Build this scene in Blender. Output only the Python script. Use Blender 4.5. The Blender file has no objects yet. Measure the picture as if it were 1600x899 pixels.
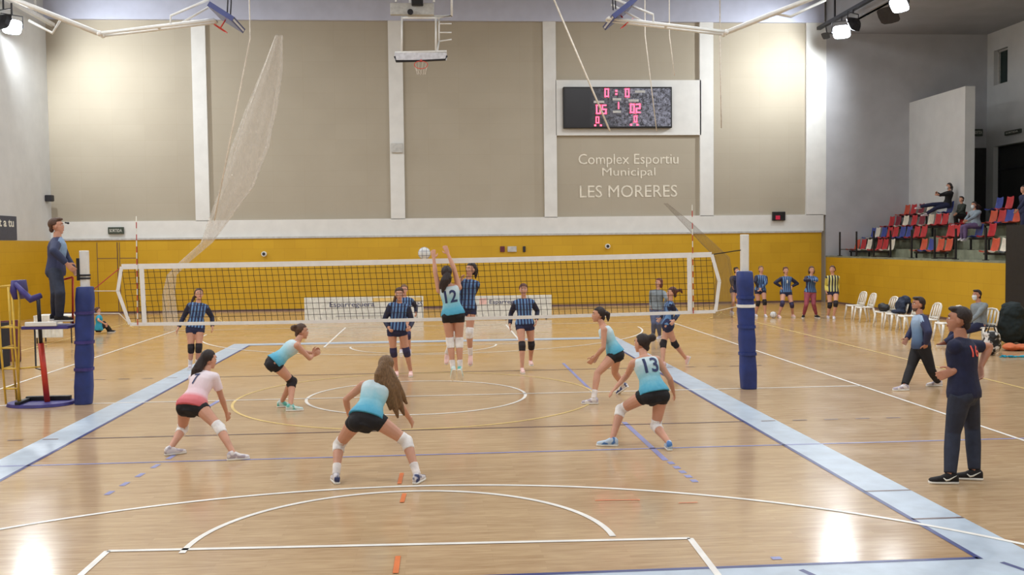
import bpy, bmesh, math, random
import numpy as np
from mathutils import Vector, Matrix, noise
from mathutils.bvhtree import BVHTree
random.seed(7)
SC = bpy.context.scene
COL = SC.collection
# ------------------------------------------------------------------ camera
CX, CY, CH, YAW, PIT, ROL, FOC = (0.28725, -16.40029, 2.52678, 0.0745875, 0.0452264, -0.0117045, 1546.879)
CAMP = np.array([CX, CY, CH])
_f = np.array([math.sin(YAW) * math.cos(PIT), math.cos(YAW) * math.cos(PIT), -math.sin(PIT)])
_r = np.array([math.cos(YAW), -math.sin(YAW), 0.0]); _u = np.cross(_r, _f)
_c, _s = math.cos(ROL), math.sin(ROL)
CR, CU, CF = _c * _r + _s * _u, -_s * _r + _c * _u, _f
cam = bpy.data.cameras.new('camera'); camo = bpy.data.objects.new('camera', cam); COL.objects.link(camo)
cam.sensor_width = 36; cam.lens = FOC / 1600 * 36; cam.clip_end = 200
camo.matrix_world = Matrix(((CR[0], CU[0], -CF[0], CX), (CR[1], CU[1], -CF[1], CY), (CR[2], CU[2], -CF[2], CH), (0, 0, 0, 1)))
SC.camera = camo
# ------------------------------------------------------------------ light, exposure
SC.view_settings.view_transform = 'Standard'; SC.view_settings.look = 'None'
SC.view_settings.gamma = 1; SC.view_settings.exposure = -0.08
SC.view_settings.use_curve_mapping = False
SC.cycles.use_denoising = True
SC.cycles.max_bounces = 7; SC.cycles.diffuse_bounces = 4; SC.cycles.transparent_max_bounces = 12
W = bpy.data.worlds.new('world'); SC.world = W; W.use_nodes = True
W.node_tree.nodes['Background'].inputs[0].default_value = (0.75, 0.83, 1, 1)
W.node_tree.nodes['Background'].inputs[1].default_value = 0.12
def area(name, loc, size, energy, col, rot=(0, 0, 0)):
    l = bpy.data.lights.new(name, 'AREA'); l.shape = 'RECTANGLE'; l.size, l.size_y = size; l.energy = energy; l.color = col
    o = bpy.data.objects.new(name, l); o.location = loc; o.rotation_euler = rot; COL.objects.link(o); return o
# rows of roof lights under the hall ceiling
for yy in (-14, -4, 6, 15):
    for xx in (-7.5, 7.5):
        area('roof_light', (xx, yy, 12.3), (5.5, 2.6), 520, (0.93, 0.96, 1.0))
# ------------------------------------------------------------------ pixel rays on the 1600x899 photo
def ray(px, py):
    d = CF + CR * (px - 800) / FOC - CU * (py - 449.5) / FOC
    return d / np.linalg.norm(d)
def onY(px, py, Y):
    d = ray(px, py); return CAMP + d * ((Y - CY) / d[1])
def onX(px, py, X):
    d = ray(px, py); return CAMP + d * ((X - CX) / d[0])
def onZ(px, py, z=0.0):
    d = ray(px, py); return CAMP + d * ((z - CH) / d[2])
def scr(P):
    d = np.asarray(P) - CAMP; z = d @ CF
    return np.array([800 + FOC * (d @ CR) / z, 449.5 - FOC * (d @ CU) / z])
def V(*a): return np.array(a, float)
def nrm(v):
    n = np.linalg.norm(v); return v / n if n > 1e-9 else v
# ------------------------------------------------------------------ materials
def lin(c):
    return tuple(((x / 255) / 12.92 if x / 255 <= .04045 else ((x / 255 + .055) / 1.055) ** 2.4) for x in c) + (1,)
MATS = {}
class NT:
    def __init__(s, m): s.t = m.node_tree; s.b = s.t.nodes['Principled BSDF']
    def n(s, ty, **k):
        o = s.t.nodes.new(ty)
        for a, v in k.items(): setattr(o, a, v)
        return o
    def l(s, a, b): s.t.links.new(a, b)
    def ramp(s, stops, fac=None, interp='LINEAR'):
        r = s.n('ShaderNodeValToRGB'); e = r.color_ramp.elements; r.color_ramp.interpolation = interp
        while len(e) < len(stops): e.new(0.5)
        for k, (p, c) in enumerate(stops): e[k].position = p; e[k].color = lin(c) if len(c) == 3 else c
        if fac is not None: s.l(fac, r.inputs[0])
        return r.outputs[0]
    def mix(s, f, a, b, bt='MIX'):
        m = s.n('ShaderNodeMix', data_type='RGBA', blend_type=bt)
        for i, v in ((0, f), (6, a), (7, b)):
            if isinstance(v, bpy.types.NodeSocket): s.l(v, m.inputs[i])
            elif i == 0: m.inputs[0].default_value = v
            else: m.inputs[i].default_value = lin(v)
        return m.outputs[2]
    def math(s, op, a, b=0.0, c=0.0):
        m = s.n('ShaderNodeMath', operation=op)
        for i, v in enumerate((a, b, c)):
            if isinstance(v, bpy.types.NodeSocket): s.l(v, m.inputs[i])
            else: m.inputs[i].default_value = v
        return m.outputs[0]
    def noise(s, scale, vec=None, detail=3, rough=.5):
        m = s.n('ShaderNodeTexNoise'); m.inputs['Scale'].default_value = scale; m.inputs['Detail'].default_value = detail
        m.inputs['Roughness'].default_value = rough
        if vec is not None: s.l(vec, m.inputs['Vector'])
        return m.outputs['Fac']
    def coord(s, which='Object', scale=None):
        c = s.n('ShaderNodeTexCoord').outputs[which]
        if scale:
            m = s.n('ShaderNodeMapping'); m.inputs['Scale'].default_value = scale; s.l(c, m.inputs[0]); c = m.outputs[0]
        return c
    def bump(s, h, strength=.3, dist=.01):
        b = s.n('ShaderNodeBump'); b.inputs['Strength'].default_value = strength; b.inputs['Distance'].default_value = dist
        s.l(h, b.inputs['Height']); s.l(b.outputs[0], s.b.inputs['Normal'])
def mat(name, col=None, rough=.6, metal=0, vary=.06, nscale=9, emit=None, alpha=None, spec=None, bump=0):
    if name in MATS: return MATS[name]
    m = bpy.data.materials.new(name); m.use_nodes = True; MATS[name] = m
    t = NT(m); b = t.b
    b.inputs['Roughness'].default_value = rough; b.inputs['Metallic'].default_value = metal
    if spec is not None: b.inputs['Specular IOR Level'].default_value = spec
    if col is not None:
        nz = t.noise(nscale, t.coord())
        dk = tuple(max(0, x * (1 - vary)) for x in col); lt = tuple(min(255, x * (1 + vary)) for x in col)
        t.l(t.ramp([(.3, dk), (.7, lt)], nz), b.inputs['Base Color'])
        if bump: t.bump(nz, bump, .02)
    if emit:
        b.inputs['Emission Color'].default_value = lin(emit[0]); b.inputs['Emission Strength'].default_value = emit[1]
    if alpha is not None: b.inputs['Alpha'].default_value = alpha
    return m
def M(name): return MATS[name]
# floor: narrow strip parquet, varnished
m = mat('parquet', rough=.3); t = NT(m)
br = t.n('ShaderNodeTexBrick'); br.offset = .37; br.inputs['Scale'].default_value = 1
t.l(t.coord(), br.inputs['Vector'])
br.inputs['Brick Width'].default_value = 1.1; br.inputs['Row Height'].default_value = .07; br.inputs['Mortar Size'].default_value = .0015
br.inputs['Color1'].default_value = lin((206, 174, 132)); br.inputs['Color2'].default_value = lin((172, 137, 97)); br.inputs['Mortar'].default_value = lin((160, 126, 92))
big = t.ramp([(.35, (188, 156, 118)), (.65, (212, 184, 144))], t.noise(.55, t.coord(), 4, .6))
fine = t.noise(3.5, t.coord('Object', (1, 9, 1)), 4)
c1 = t.mix(.45, br.outputs['Color'], big)
c2 = t.mix(.35, c1, t.ramp([(.3, (158, 120, 88)), (.7, (220, 193, 152))], fine))
t.l(c2, t.b.inputs['Base Color'])
t.l(t.ramp([(.3, (100, 100, 100)), (.7, (126, 126, 126))], t.noise(1.3, t.coord(), 3)), t.b.inputs['Roughness'])
t.b.inputs['Specular IOR Level'].default_value = .5
def line_mat(name, c): return mat(name, c, .35, 0, .05, 4)
line_mat('line_white', (245, 240, 232)); line_mat('line_navy', (52, 62, 122)); line_mat('line_dark', (108, 84, 82)); line_mat('line_blue', (142, 146, 196))
line_mat('line_yellow', (236, 204, 128)); line_mat('line_orange', (232, 128, 72)); line_mat('paint_light_blue', (184, 198, 212))
# yellow painted block wall
m = mat('yellow_paint', rough=.55); t = NT(m)
br = t.n('ShaderNodeTexBrick'); br.inputs['Scale'].default_value = 1
sx = t.n('ShaderNodeSeparateXYZ'); t.l(t.coord(), sx.inputs[0]); cx = t.n('ShaderNodeCombineXYZ')
t.l(t.math('ADD', sx.outputs[0], sx.outputs[1]), cx.inputs[0]); t.l(sx.outputs[2], cx.inputs[1]); t.l(cx.outputs[0], br.inputs['Vector'])
br.inputs['Brick Width'].default_value = .8; br.inputs['Row Height'].default_value = .4; br.inputs['Mortar Size'].default_value = .006
br.inputs['Color1'].default_value = lin((208, 164, 30)); br.inputs['Color2'].default_value = lin((200, 156, 26)); br.inputs['Mortar'].default_value = lin((186, 140, 24))
t.l(t.mix(.3, br.outputs['Color'], t.ramp([(.3, (190, 148, 24)), (.7, (216, 174, 44))], t.noise(.8, t.coord()))), t.b.inputs['Base Color'])
# perforated beige acoustic panels
m = mat('acoustic_beige', rough=.8); t = NT(m)
vz = t.n('ShaderNodeTexBrick'); vz.offset = 0; vz.inputs['Scale'].default_value = 1
sx = t.n('ShaderNodeSeparateXYZ'); t.l(t.coord(), sx.inputs[0]); cx = t.n('ShaderNodeCombineXYZ'); t.l(sx.outputs[0], cx.inputs[0]); t.l(sx.outputs[2], cx.inputs[1]); t.l(cx.outputs[0], vz.inputs['Vector'])
vz.inputs['Brick Width'].default_value = 1.2; vz.inputs['Row Height'].default_value = .6; vz.inputs['Mortar Size'].default_value = .004
vz.inputs['Color1'].default_value = lin((174, 165, 147)); vz.inputs['Color2'].default_value = lin((171, 162, 144)); vz.inputs['Mortar'].default_value = lin((166, 155, 133))
t.l(t.mix(.25, vz.outputs['Color'], t.ramp([(.3, (166, 157, 140)), (.7, (180, 172, 156))], t.noise(.7, t.coord()))), t.b.inputs['Base Color'])
mat('white_wall', (212, 214, 214), .7, 0, .02, 1.5)
mat('grey_wall', (182, 183, 187), .75, 0, .03, 1.2)
mat('white_frame', (222, 222, 218), .6, 0, .02, 2); mat('frame_blue_grey', (192, 197, 216), .6, 0, .02, 2)
mat('ceiling_grey', (166, 168, 174), .8, 0, .03, 1)
mat('ledge_grey', (190, 190, 186), .6)
mat('concrete', (132, 136, 116), .85, 0, .12, 3, bump=.2)
mat('white_metal', (232, 232, 228), .4, .1, .02)
mat('white_band', (240, 238, 234), .6, 0, .02)
mat('net_cord', (40, 34, 24), .8)
mat('navy_pad', (38, 56, 120), .55, 0, .1, 5, bump=.15)
mat('purple_pad', (58, 50, 118), .55, 0, .1, 5, bump=.15)
mat('black', (24, 24, 27), .55, 0, .2)
mat('dark_metal', (52, 52, 56), .45, .5)
mat('dark_opening', (44, 44, 44), .6)
mat('dark_glass', (30, 52, 50), .12)
mat('red_metal', (200, 62, 44), .45, .1)
mat('yellow_metal', (214, 178, 70), .45, .1)
mat('board_white', (226, 226, 218), .5)
mat('board_slate', (66, 70, 86), .5)
mat('board_black', (40, 40, 46), .5)
mat('board_maroon', (98, 40, 52), .5)
mat('text_white', (236, 236, 226), .6)
mat('text_cream', (226, 220, 204), .6)
mat('text_slate', (92, 96, 126), .6)
mat('text_dark', (48, 60, 104), .6)
mat('plastic_white', (236, 232, 222), .35)
mat('led_red', (255, 70, 100), .5, emit=((255, 84, 116), 3.4))
mat('led_dim2', (238, 96, 84), .6)
mat('led_dim', (150, 30, 50), .5, emit=((190, 40, 70), .5))
mat('lamp_glow', (255, 255, 255), .5, emit=((236, 244, 255), 7))
mat('exit_green', (62, 72, 62), .5)
mat('seat_red', (190, 46, 52), .4); mat('seat_orange', (204, 84, 56), .4); mat('seat_blue', (56, 72, 150), .4)
mat('seat_white', (226, 218, 200), .35); mat('seat_grey', (92, 102, 112), .35); mat('seat_dark_red', (130, 34, 52), .35)
mat('ball_white', (236, 236, 232), .4); mat('rim_red', (218, 72, 60), .4)
mat('backboard', (214, 216, 222), .2)
mat('rope_white', (226, 218, 204), .7)
mat('rope_red', (190, 70, 60), .7)
mat('shoe_pink', (236, 196, 188), .8); mat('teal_cloth', (40, 160, 186), .8); mat('orange_cloth', (206, 112, 70), .8)
# speckled scoreboard face
m = mat('board_face', rough=.35); t = NT(m)
vo = t.n('ShaderNodeTexVoronoi'); vo.inputs['Scale'].default_value = 16; t.l(t.coord('Object', (1, 1, .8)), vo.inputs['Vector'])
sx = t.n('ShaderNodeSeparateXYZ'); t.l(t.coord(), sx.inputs[0])
side = t.ramp([(0, (0, 0, 0)), (1, (255, 255, 255))], t.math('MULTIPLY', t.math('ADD', sx.outputs[0], 1.15), .55))
sp = t.ramp([(.4, (34, 32, 36)), (.68, (176, 180, 200))], t.noise(11, t.coord(), 5, .8))
t.l(t.mix(side, (30, 28, 32), sp), t.b.inputs['Base Color'])
# see-through gathered netting
def net_mat(name, col, a):
    m = mat(name, col, .9); t = NT(m)
    nz = t.noise(5, t.coord('Object', (9, 9, .35)), 4, .7)
    t.l(t.math('MULTIPLY', nz, a * 2), t.b.inputs['Alpha'])
net_mat('netting_pale', (214, 206, 194), .3); net_mat('netting_grey', (120, 106, 90), .22); 
# ------------------------------------------------------------------ mesh helpers
class Geo:
    def __init__(s): s.v = []; s.f = []; s.m = []; s.cur = 0
    def add(s, vs, fs):
        o = len(s.v); s.v += [tuple(map(float, v)) for v in vs]; s.f += [tuple(i + o for i in f) for f in fs]; s.m += [s.cur] * len(fs)
    def box(s, lo, hi):
        x0, y0, z0 = lo; x1, y1, z1 = hi
        s.add([(x0, y0, z0), (x1, y0, z0), (x1, y1, z0), (x0, y1, z0), (x0, y0, z1), (x1, y0, z1), (x1, y1, z1), (x0, y1, z1)],
              [(3, 2, 1, 0), (4, 5, 6, 7), (0, 1, 5, 4), (1, 2, 6, 5), (2, 3, 7, 6), (3, 0, 4, 7)])
    def obox(s, c, ax, ay, az):
        c, ax, ay, az = map(np.asarray, (c, ax, ay, az)); q = []
        for k in (-1, 1):
            for i, j in ((-1, -1), (1, -1), (1, 1), (-1, 1)): q.append(c + ax * i + ay * j + az * k)
        s.add(q, [(3, 2, 1, 0), (4, 5, 6, 7), (0, 1, 5, 4), (1, 2, 6, 5), (2, 3, 7, 6), (3, 0, 4, 7)])
    def loft(s, rings, n=14, cap=True, p=2.0):
        """rings: (center, axis_u, axis_v, ru, rv)"""
        o = []; 
        for c, u, v, ru, rv in rings:
            for k in range(n):
                a = 2 * math.pi * k / n; ca, sa = math.cos(a), math.sin(a)
                if p != 2.0: ca, sa = math.copysign(abs(ca) ** (2 / p), ca), math.copysign(abs(sa) ** (2 / p), sa)
                o.append(np.asarray(c) + np.asarray(u) * (ru * ca) + np.asarray(v) * (rv * sa))
        fs = []
        for r in range(len(rings) - 1):
            for k in range(n):
                a, b = r * n + k, r * n + (k + 1) % n; fs.append((a, b, b + n, a + n))
        if cap: fs += [tuple(reversed(range(n))), tuple(range((len(rings) - 1) * n, len(rings) * n))]
        s.add(o, fs)
    def tube(s, pts, rad, n=8, cap=True):
        pts = [np.asarray(p, float) for p in pts]
        if not hasattr(rad, '__len__'): rad = [rad] * len(pts)
        rings = []; u = None
        for k, p in enumerate(pts):
            d = nrm(pts[min(k + 1, len(pts) - 1)] - pts[max(k - 1, 0)])
            if u is None:
                u = nrm(np.cross(d, V(0, 0, 1))) if abs(d[2]) < .9 else nrm(np.cross(d, V(1, 0, 0)))
            u = nrm(u - d * (u @ d)); rings.append((p, u, np.cross(d, u), rad[k], rad[k]))
        s.loft(rings, n, cap)
    def ball(s, c, ax, ay=None, az=None, nu=14, nv=9):
        c = np.asarray(c, float)
        if ay is None: ax, ay, az = V(ax, 0, 0), V(0, ax, 0), V(0, 0, ax)
        vs = [c + az]; fs = []
        for i in range(1, nv):
            th = math.pi * i / nv
            for k in range(nu):
                a = 2 * math.pi * k / nu; vs.append(c + az * math.cos(th) + (ax * math.cos(a) + ay * math.sin(a)) * math.sin(th))
        vs.append(c - az)
        for k in range(nu): fs.append((0, 1 + k, 1 + (k + 1) % nu))
        for i in range(nv - 2):
            for k in range(nu):
                a, b = 1 + i * nu + k, 1 + i * nu + (k + 1) % nu; fs.append((a, a + nu, b + nu, b))
        L = len(vs) - 1; b0 = 1 + (nv - 2) * nu
        for k in range(nu): fs.append((L, b0 + (k + 1) % nu, b0 + k))
        s.add(vs, fs)
    def mesh(s, name, base=None):
        me = bpy.data.meshes.new(name); v = s.v
        if base is not None: v = [(a - base[0], b - base[1], c - base[2]) for a, b, c in v]
        me.from_pydata(v, [], s.f); me.update()
        if any(s.m): me.polygons.foreach_set('material_index', s.m)
        return me
def link(name, me, mats, parent=None, loc=None, smooth=False):
    o = bpy.data.objects.new(name, me); COL.objects.link(o)
    for m in (mats if isinstance(mats, (list, tuple)) else [mats]): me.materials.append(M(m) if isinstance(m, str) else m)
    if smooth: me.polygons.foreach_set('use_smooth', [True] * len(me.polygons))
    if parent is not None: o.parent = parent
    if loc is not None: o.location = loc
    return o
def tag(o, label=None, cat=None, group=None, kind=None):
    for k, v in (('label', label), ('category', cat), ('group', group), ('kind', kind)):
        if v: o[k] = v
    return o
def empty(name, loc, label, cat, group=None, kind=None):
    o = bpy.data.objects.new(name, None); o.location = tuple(loc); o.empty_display_size = .1; COL.objects.link(o)
    return tag(o, label, cat, group, kind)
def part(name, g, mats, parent=None, smooth=False, bevel=0, label=None):
    """g in world coordinates; parent an object with pure translation"""
    base = V(0, 0, 0); p = parent
    while p is not None: base += V(*p.location); p = p.parent
    o = link(name, g.mesh(name, base), mats, parent, None, smooth)
    if bevel:
        b = o.modifiers.new('bevel', 'BEVEL'); b.width = bevel; b.segments = 2; b.limit_method = 'ANGLE'
    if label: o['label'] = label
    return o
def struct(name, g, mats, parent=None):
    o = part(name, g, mats, parent)
    if parent is None: o['kind'] = 'structure'
    return o
def remesh(g, voxel, smooth=2):
    me = g.mesh('tmp'); o = bpy.data.objects.new('tmp', me); COL.objects.link(o)
    r = o.modifiers.new('r', 'REMESH'); r.mode = 'VOXEL'; r.voxel_size = voxel; r.use_smooth_shade = True
    if smooth:
        s = o.modifiers.new('s', 'SMOOTH'); s.factor = .5; s.iterations = smooth
    dg = bpy.context.evaluated_depsgraph_get()
    out = bpy.data.meshes.new_from_object(o.evaluated_get(dg))
    bpy.data.objects.remove(o); bpy.data.meshes.remove(me); return out
def text_mesh(body, size, extrude=.004, bold=0):
    c = bpy.data.curves.new('t', 'FONT'); c.body = body; c.size = size; c.align_x = 'CENTER'; c.align_y = 'CENTER'; c.extrude = extrude; c.offset = bold; c.resolution_u = 3
    o = bpy.data.objects.new('t', c); COL.objects.link(o)
    me = bpy.data.meshes.new_from_object(o.evaluated_get(bpy.context.evaluated_depsgraph_get()))
    bpy.data.objects.remove(o); return me
def put_text(name, body, center, ux, uy, height, width, matname, parent, bold=0.0, extrude=.004):
    """flat lettering: centre, right and up unit vectors, size in metres"""
    me = text_mesh(body, 1.0, .5, bold); n = len(me.vertices); co = np.empty(n * 3); me.vertices.foreach_get('co', co); co = co.reshape(-1, 3)
    lo, hi = co.min(0), co.max(0); mid = (lo + hi) / 2; s = (hi - lo); s[s == 0] = 1
    k = V(width / s[0], height / s[1], abs(extrude) / s[2]); co = (co - mid) * k
    nn = np.cross(ux, uy); base = V(0, 0, 0); p = parent
    while p is not None: base += V(*p.location); p = p.parent
    P = np.asarray(center) + co[:, :1] * ux + co[:, 1:2] * uy + co[:, 2:3] * nn - base
    me.vertices.foreach_set('co', P.ravel()); me.update()
    return link(name, me, matname, parent)
# ================================================================== THE HALL
YB = 22.6; XL = -14.35; XR = 15.9
def quadline(g, a, b, w, z):
    a = V(a[0], a[1], 0); b = V(b[0], b[1], 0); d = nrm(b - a); s = V(-d[1], d[0], 0) * w / 2
    q = [a - s, b - s, b + s, a + s]; g.add([(p[0], p[1], z) for p in q], [(0, 1, 2, 3)])
def arcline(g, c, r, a0, a1, w, z, n=64, dash=0):
    vs = []; fs = []
    for k in range(n + 1):
        a = math.radians(a0 + (a1 - a0) * k / n)
        for rr in (r - w / 2, r + w / 2): vs.append((c[0] + rr * math.cos(a), c[1] + rr * math.sin(a), z))
    for k in range(n):
        if dash and (k // dash) % 2: continue
        fs.append((2 * k, 2 * k + 1, 2 * k + 3, 2 * k + 2))
    g.add(vs, fs)
g = Geo(); g.box((XL - .2, -20, -.2), (24, YB + .2, 0)); floor = struct('floor', g, 'parquet')
# painted surround of the volleyball court and the court lines, part of the floor
g = Geo(); z = .0015
g.cur = 0
o1, i1 = 4.98, 4.5
for lo, hi in (((-o1, -9.9), (o1, -9)), ((-o1, 9), (o1, 9.5)), ((-o1, -9), (-i1, 9)), ((i1, -9), (o1, 9))):
    g.add([(lo[0], lo[1], z), (hi[0], lo[1], z), (hi[0], hi[1], z), (lo[0], hi[1], z)], [(0, 1, 2, 3)])
g.cur = 1; z = .003   # navy court border
for a, b in (((-4.5, -9), (4.5, -9.0)), ((-4.5, 9), (4.5, 9)), ((-4.5, -9.025), (-4.5, 9.025)), ((4.5, -9.025), (4.5, 9.025))): quadline(g, a, b, .05, z)
for x0 in (3.0, 4.6): quadline(g, (x0 + .02, -9.12), (x0 + .10, -9.35), .05, z)
g.cur = 2
for sy in (-3, 3):
    quadline(g, (-4.5, sy), (4.5, sy), .05, z)
    for k in range(5):
        for sx in (-1, 1): quadline(g, (sx * (4.75 + .45 * k), sy), (sx * (4.95 + .45 * k), sy), .05, z)
for yy in (-6.9, -7.9): quadline(g, (4.5, yy), (4.98, yy), .04, z)
g.cur = 3   # blue secondary court lines
quadline(g, (-8, -4.6), (8, -4.6), .045, z)
for sx in (-1, 1): quadline(g, onZ(1040 if sx > 0 else 300, 720 if sx > 0 else 650)[:2], onZ(975 if sx > 0 else 345, 660 if sx > 0 else 625)[:2], .07, z)
quadline(g, onZ(880, 568)[:2], onZ(925, 612)[:2], .06, z)
for k in range(5):
    a = onZ(272 - 24 * k, 712 + 14 * k); b = onZ(262 - 24 * k, 718 + 14 * k); quadline(g, a[:2], b[:2], .06, z)
    a = onZ(1046 + 9 * k, 722 + 7 * k); b = onZ(1051 + 9 * k, 726 + 7 * k); quadline(g, a[:2], b[:2], .07, z)
a = onZ(1213, 873); quadline(g, (a[0] - .04, a[1]), (a[0] + .04, a[1]), .07, z)
g.cur = 4   # basketball, white
z = .0045; bx = -.09
L = lambda a, b, w=.05: quadline(g, a, b, w, z)
for sx in (-7.6, 7.5): L((sx, -14), (sx, 14))
L((-7.6, 0), (7.5, 0)); L((-7.6, 14), (7.5, 14))
fa, fb = onZ(168, 862)[:2], onZ(1078, 842)[:2]
L(fa, fb, .055); 
for q, e in ((fa, onZ(128, 898)[:2]), (fb, onZ(1120, 897)[:2])): L(q, q + (e - q) * 5, .055)
mid = (fa + fb) / 2; arcline(g, mid, 1.8, 1, 181, .055, z, 72)
arcline(g, (mid[0], mid[1] - 4.32), 6.33, 12, 168, .055, z, 120)
arcline(g, (bx, 0), 1.8, 0, 360, .05, z, 90)
L((bx - 2.45, 8.2), (bx + 2.45, 8.2)); L((bx - 2.45, 8.2), (bx - 2.45, 14)); L((bx + 2.45, 8.2), (bx + 2.45, 14))
arcline(g, (bx, 8.2), 1.8, 180, 360, .05, z, 60); arcline(g, (bx, 12.425), 6.25, 180, 360, .05, z, 90)
g.cur = 5   # handball / futsal, yellow
z = .0035
arcline(g, (bx, 0), 2.95, 0, 360, .045, z, 110)
arcline(g, (-1.5, 20), 6, 180, 270, .05, z, 60); arcline(g, (1.5, 20), 6, 270, 360, .05, z, 60); quadline(g, (-1.5, 14), (1.5, 14), .05, z)
arcline(g, (-1.5, 20), 9, 190, 270, .05, z, 60, 3); arcline(g, (1.5, 20), 9, 270, 350, .05, z, 60, 3)
quadline(g, (-10, 20), (10, 20), .05, z); quadline(g, (-10, -18), (-10, 20), .05, z); quadline(g, (10, -18), (10, 20), .05, z)
g.cur = 6
z = .0055
for px, y0, y1 in ((622, 870, 897), (632, 772, 786), (628, 740, 757)):
    a, b = onZ(px, y0), onZ(px - 4, y1); quadline(g, a[:2], b[:2], .045, z)
for x0, x1, yy in ((930, 1000, 783), (1060, 1090, 787)):
    a, b = onZ(x0, yy), onZ(x1, yy - 1); quadline(g, a[:2], b[:2], .02, z)
o = struct('floor_marking', g, ['paint_light_blue', 'line_navy', 'line_dark', 'line_blue', 'line_white', 'line_yellow', 'line_orange'], floor)
# walls
g = Geo(); g.box((XL - .3, YB, 0), (24, YB + .3, 13.0)); wb = struct('wall_back', g, 'acoustic_beige')
# proud white framing on the back wall
def frame_box(g, x0, x1, z0, z1, p=.12): g.box((x0, YB - p, z0), (x1, YB, z1))
g = Geo(); g.cur = 0
frame_box(g, XL, XR - .1, 2.86, 3.52)
for x0, x1 in ((-8.95, -8.42), (-1.5, -.95), (4.52, 5.02), (10.75, 11.3), (15.08, 15.9)): frame_box(g, x0, x1, 3.5, 11.2)
frame_box(g, 5.0, 10.8, 6.72, 8.88)
o = struct('trim_1', g, 'white_frame')
g = Geo(); frame_box(g, XL, XR - .1, 11.15, 13.0, .16); struct('trim_10', g, 'frame_blue_grey')
g = Geo(); frame_box(g, XL, 15.68, 0, 2.8, .2); struct('wall_back_lower', g, 'yellow_paint')
g = Geo(); frame_box(g, XL, 15.7, 2.8, 2.87, .24); struct('trim_2', g, 'ledge_grey')
g = Geo(); frame_box(g, XL, 15.68, 0.0, .07, .22); struct('baseboard_back', g, 'line_dark')
g = Geo(); g.box((XR, YB - .1, 0), (24, YB, 10.72)); struct('wall_stand_end', g, 'grey_wall')
g = Geo(); g.box((XL - .3, -20, 2.8), (XL, YB, 13)); struct('wall_left', g, 'white_wall')
g = Geo(); g.box((XL - .3, -20, 0), (XL + .06, YB, 2.8)); struct('wall_left_lower', g, 'yellow_paint')
g = Geo(); g.box((XL - .3, -20.3, 0), (24, -20, 13)); struct('wall_front', g, 'white_wall')
g = Geo(); g.box((XL - .3, -20, 13), (XR + .2, YB, 13.2)); struct('ceiling', g, 'ceiling_grey')
g = Geo(); g.box((XR + .1, -20, 10.72), (24, YB, 10.9)); struct('ceiling_stand', g, 'ceiling_grey')
g = Geo(); g.box((XR, -20, 10.72), (XR + .25, YB, 13)); struct('wall_fascia', g, 'ceiling_grey')
# spectator stand: parapet, stepped concrete decks, partition, back wall with openings
g = Geo(); g.box((XR, 9.6, 0), (XR + .2, YB - .1, 1.8)); g.box((XR, -20, 0), (XR + .2, 8.5, 1.8)); struct('wall_right_lower', g, 'yellow_paint')
g = Geo(); g.box((XR - .01, 9.6, 0), (XR, YB - .2, .07)); struct('baseboard_right', g, 'line_dark')
g = Geo()
g.box((XR + .2, -20, 0), (17.15, YB - .1, 1.66)); g.box((17.15, -20, 0), (17.85, YB - .1, 2.12)); g.box((17.85, -20, 0), (18.55, YB - .1, 2.56)); g.box((18.55, -20, 0), (24, YB - .1, 3.02))
g.box((XR, -20, 1.8), (XR + .22, YB - .1, 1.86))
struct('floor_stand', g, 'concrete')
g = Geo(); g.box((19.35, 18.25, 3.02), (19.72, YB - .1, 7.98)); struct('wall_partition', g, 'white_wall')
XS = 22.6
g = Geo()   # rear wall of the stand with two doorways and one small window
ys = [(-20, 14.4), (14.4, 19.5), (19.5, 20.9), (20.9, 21.55), (21.55, 23.6), (23.6, YB)]
def rz(px, py): return onX(px, py, XS)
dA = rz(1550, 230); dB = rz(1600, 230); dC = rz(1517, 230); wA = rz(1553, 80); wB = rz(1574, 128)
zt = 6.15; yp0, yp1 = dA[1] - .1, YB
g.box((XS, -20, zt), (XS + .3, wB[1], 10.72)); g.box((XS, wB[1], zt), (XS + .3, wA[1], wB[2])); g.box((XS, wB[1], wA[2]), (XS + .3, wA[1], 10.72))
g.box((XS, wA[1], zt), (XS + .3, YB, 10.72)); g.box((XS, yp0, 3.02), (XS + .3, yp1, zt)); g.box((XS, -20, 3.02), (XS + .3, 12, zt))
struct('wall_stand_rear', g, 'white_wall')
g = Geo(); g.box((XS + .25, wB[1], wB[2]), (XS + .28, wA[1], wA[2])); w1 = struct('window_1', g, 'dark_glass')
g = Geo()
for a, b in (((wB[1], wB[2]), (wB[1] + .06, wA[2])), ((wA[1] - .06, wB[2]), (wA[1], wA[2])), ((wB[1], wB[2]), (wA[1], wB[2] + .06)), ((wB[1], wA[2] - .06), (wA[1], wA[2]))):
    g.box((XS + .18, a[0], a[1]), (XS + .25, b[0], b[1]))
struct('window_frame', g, 'ledge_grey', w1)
q0, q1 = onY(1512, 228, YB - .1), onY(1541, 228, YB - .1); g = Geo(); g.box((q0[0], YB - .13, 3.02), (min(q1[0], XS - .02), YB - .1, zt)); struct('door_1', g, 'dark_opening')
g = Geo(); g.box((XS + .26, 12, 3.02), (XS + .3, yp0, zt)); d2 = struct('door_2', g, 'dark_opening')
g = Geo()
for k in range(4): yy = 12 + (yp0 - 12) * k / 3; g.box((XS + .2, yy - .04, 3.02), (XS + .26, yy + .04, zt))
g.box((XS + .2, 12, 5.2), (XS + .26, yp0, 5.28)); struct('door_frame', g, 'dark_metal', d2)
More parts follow.
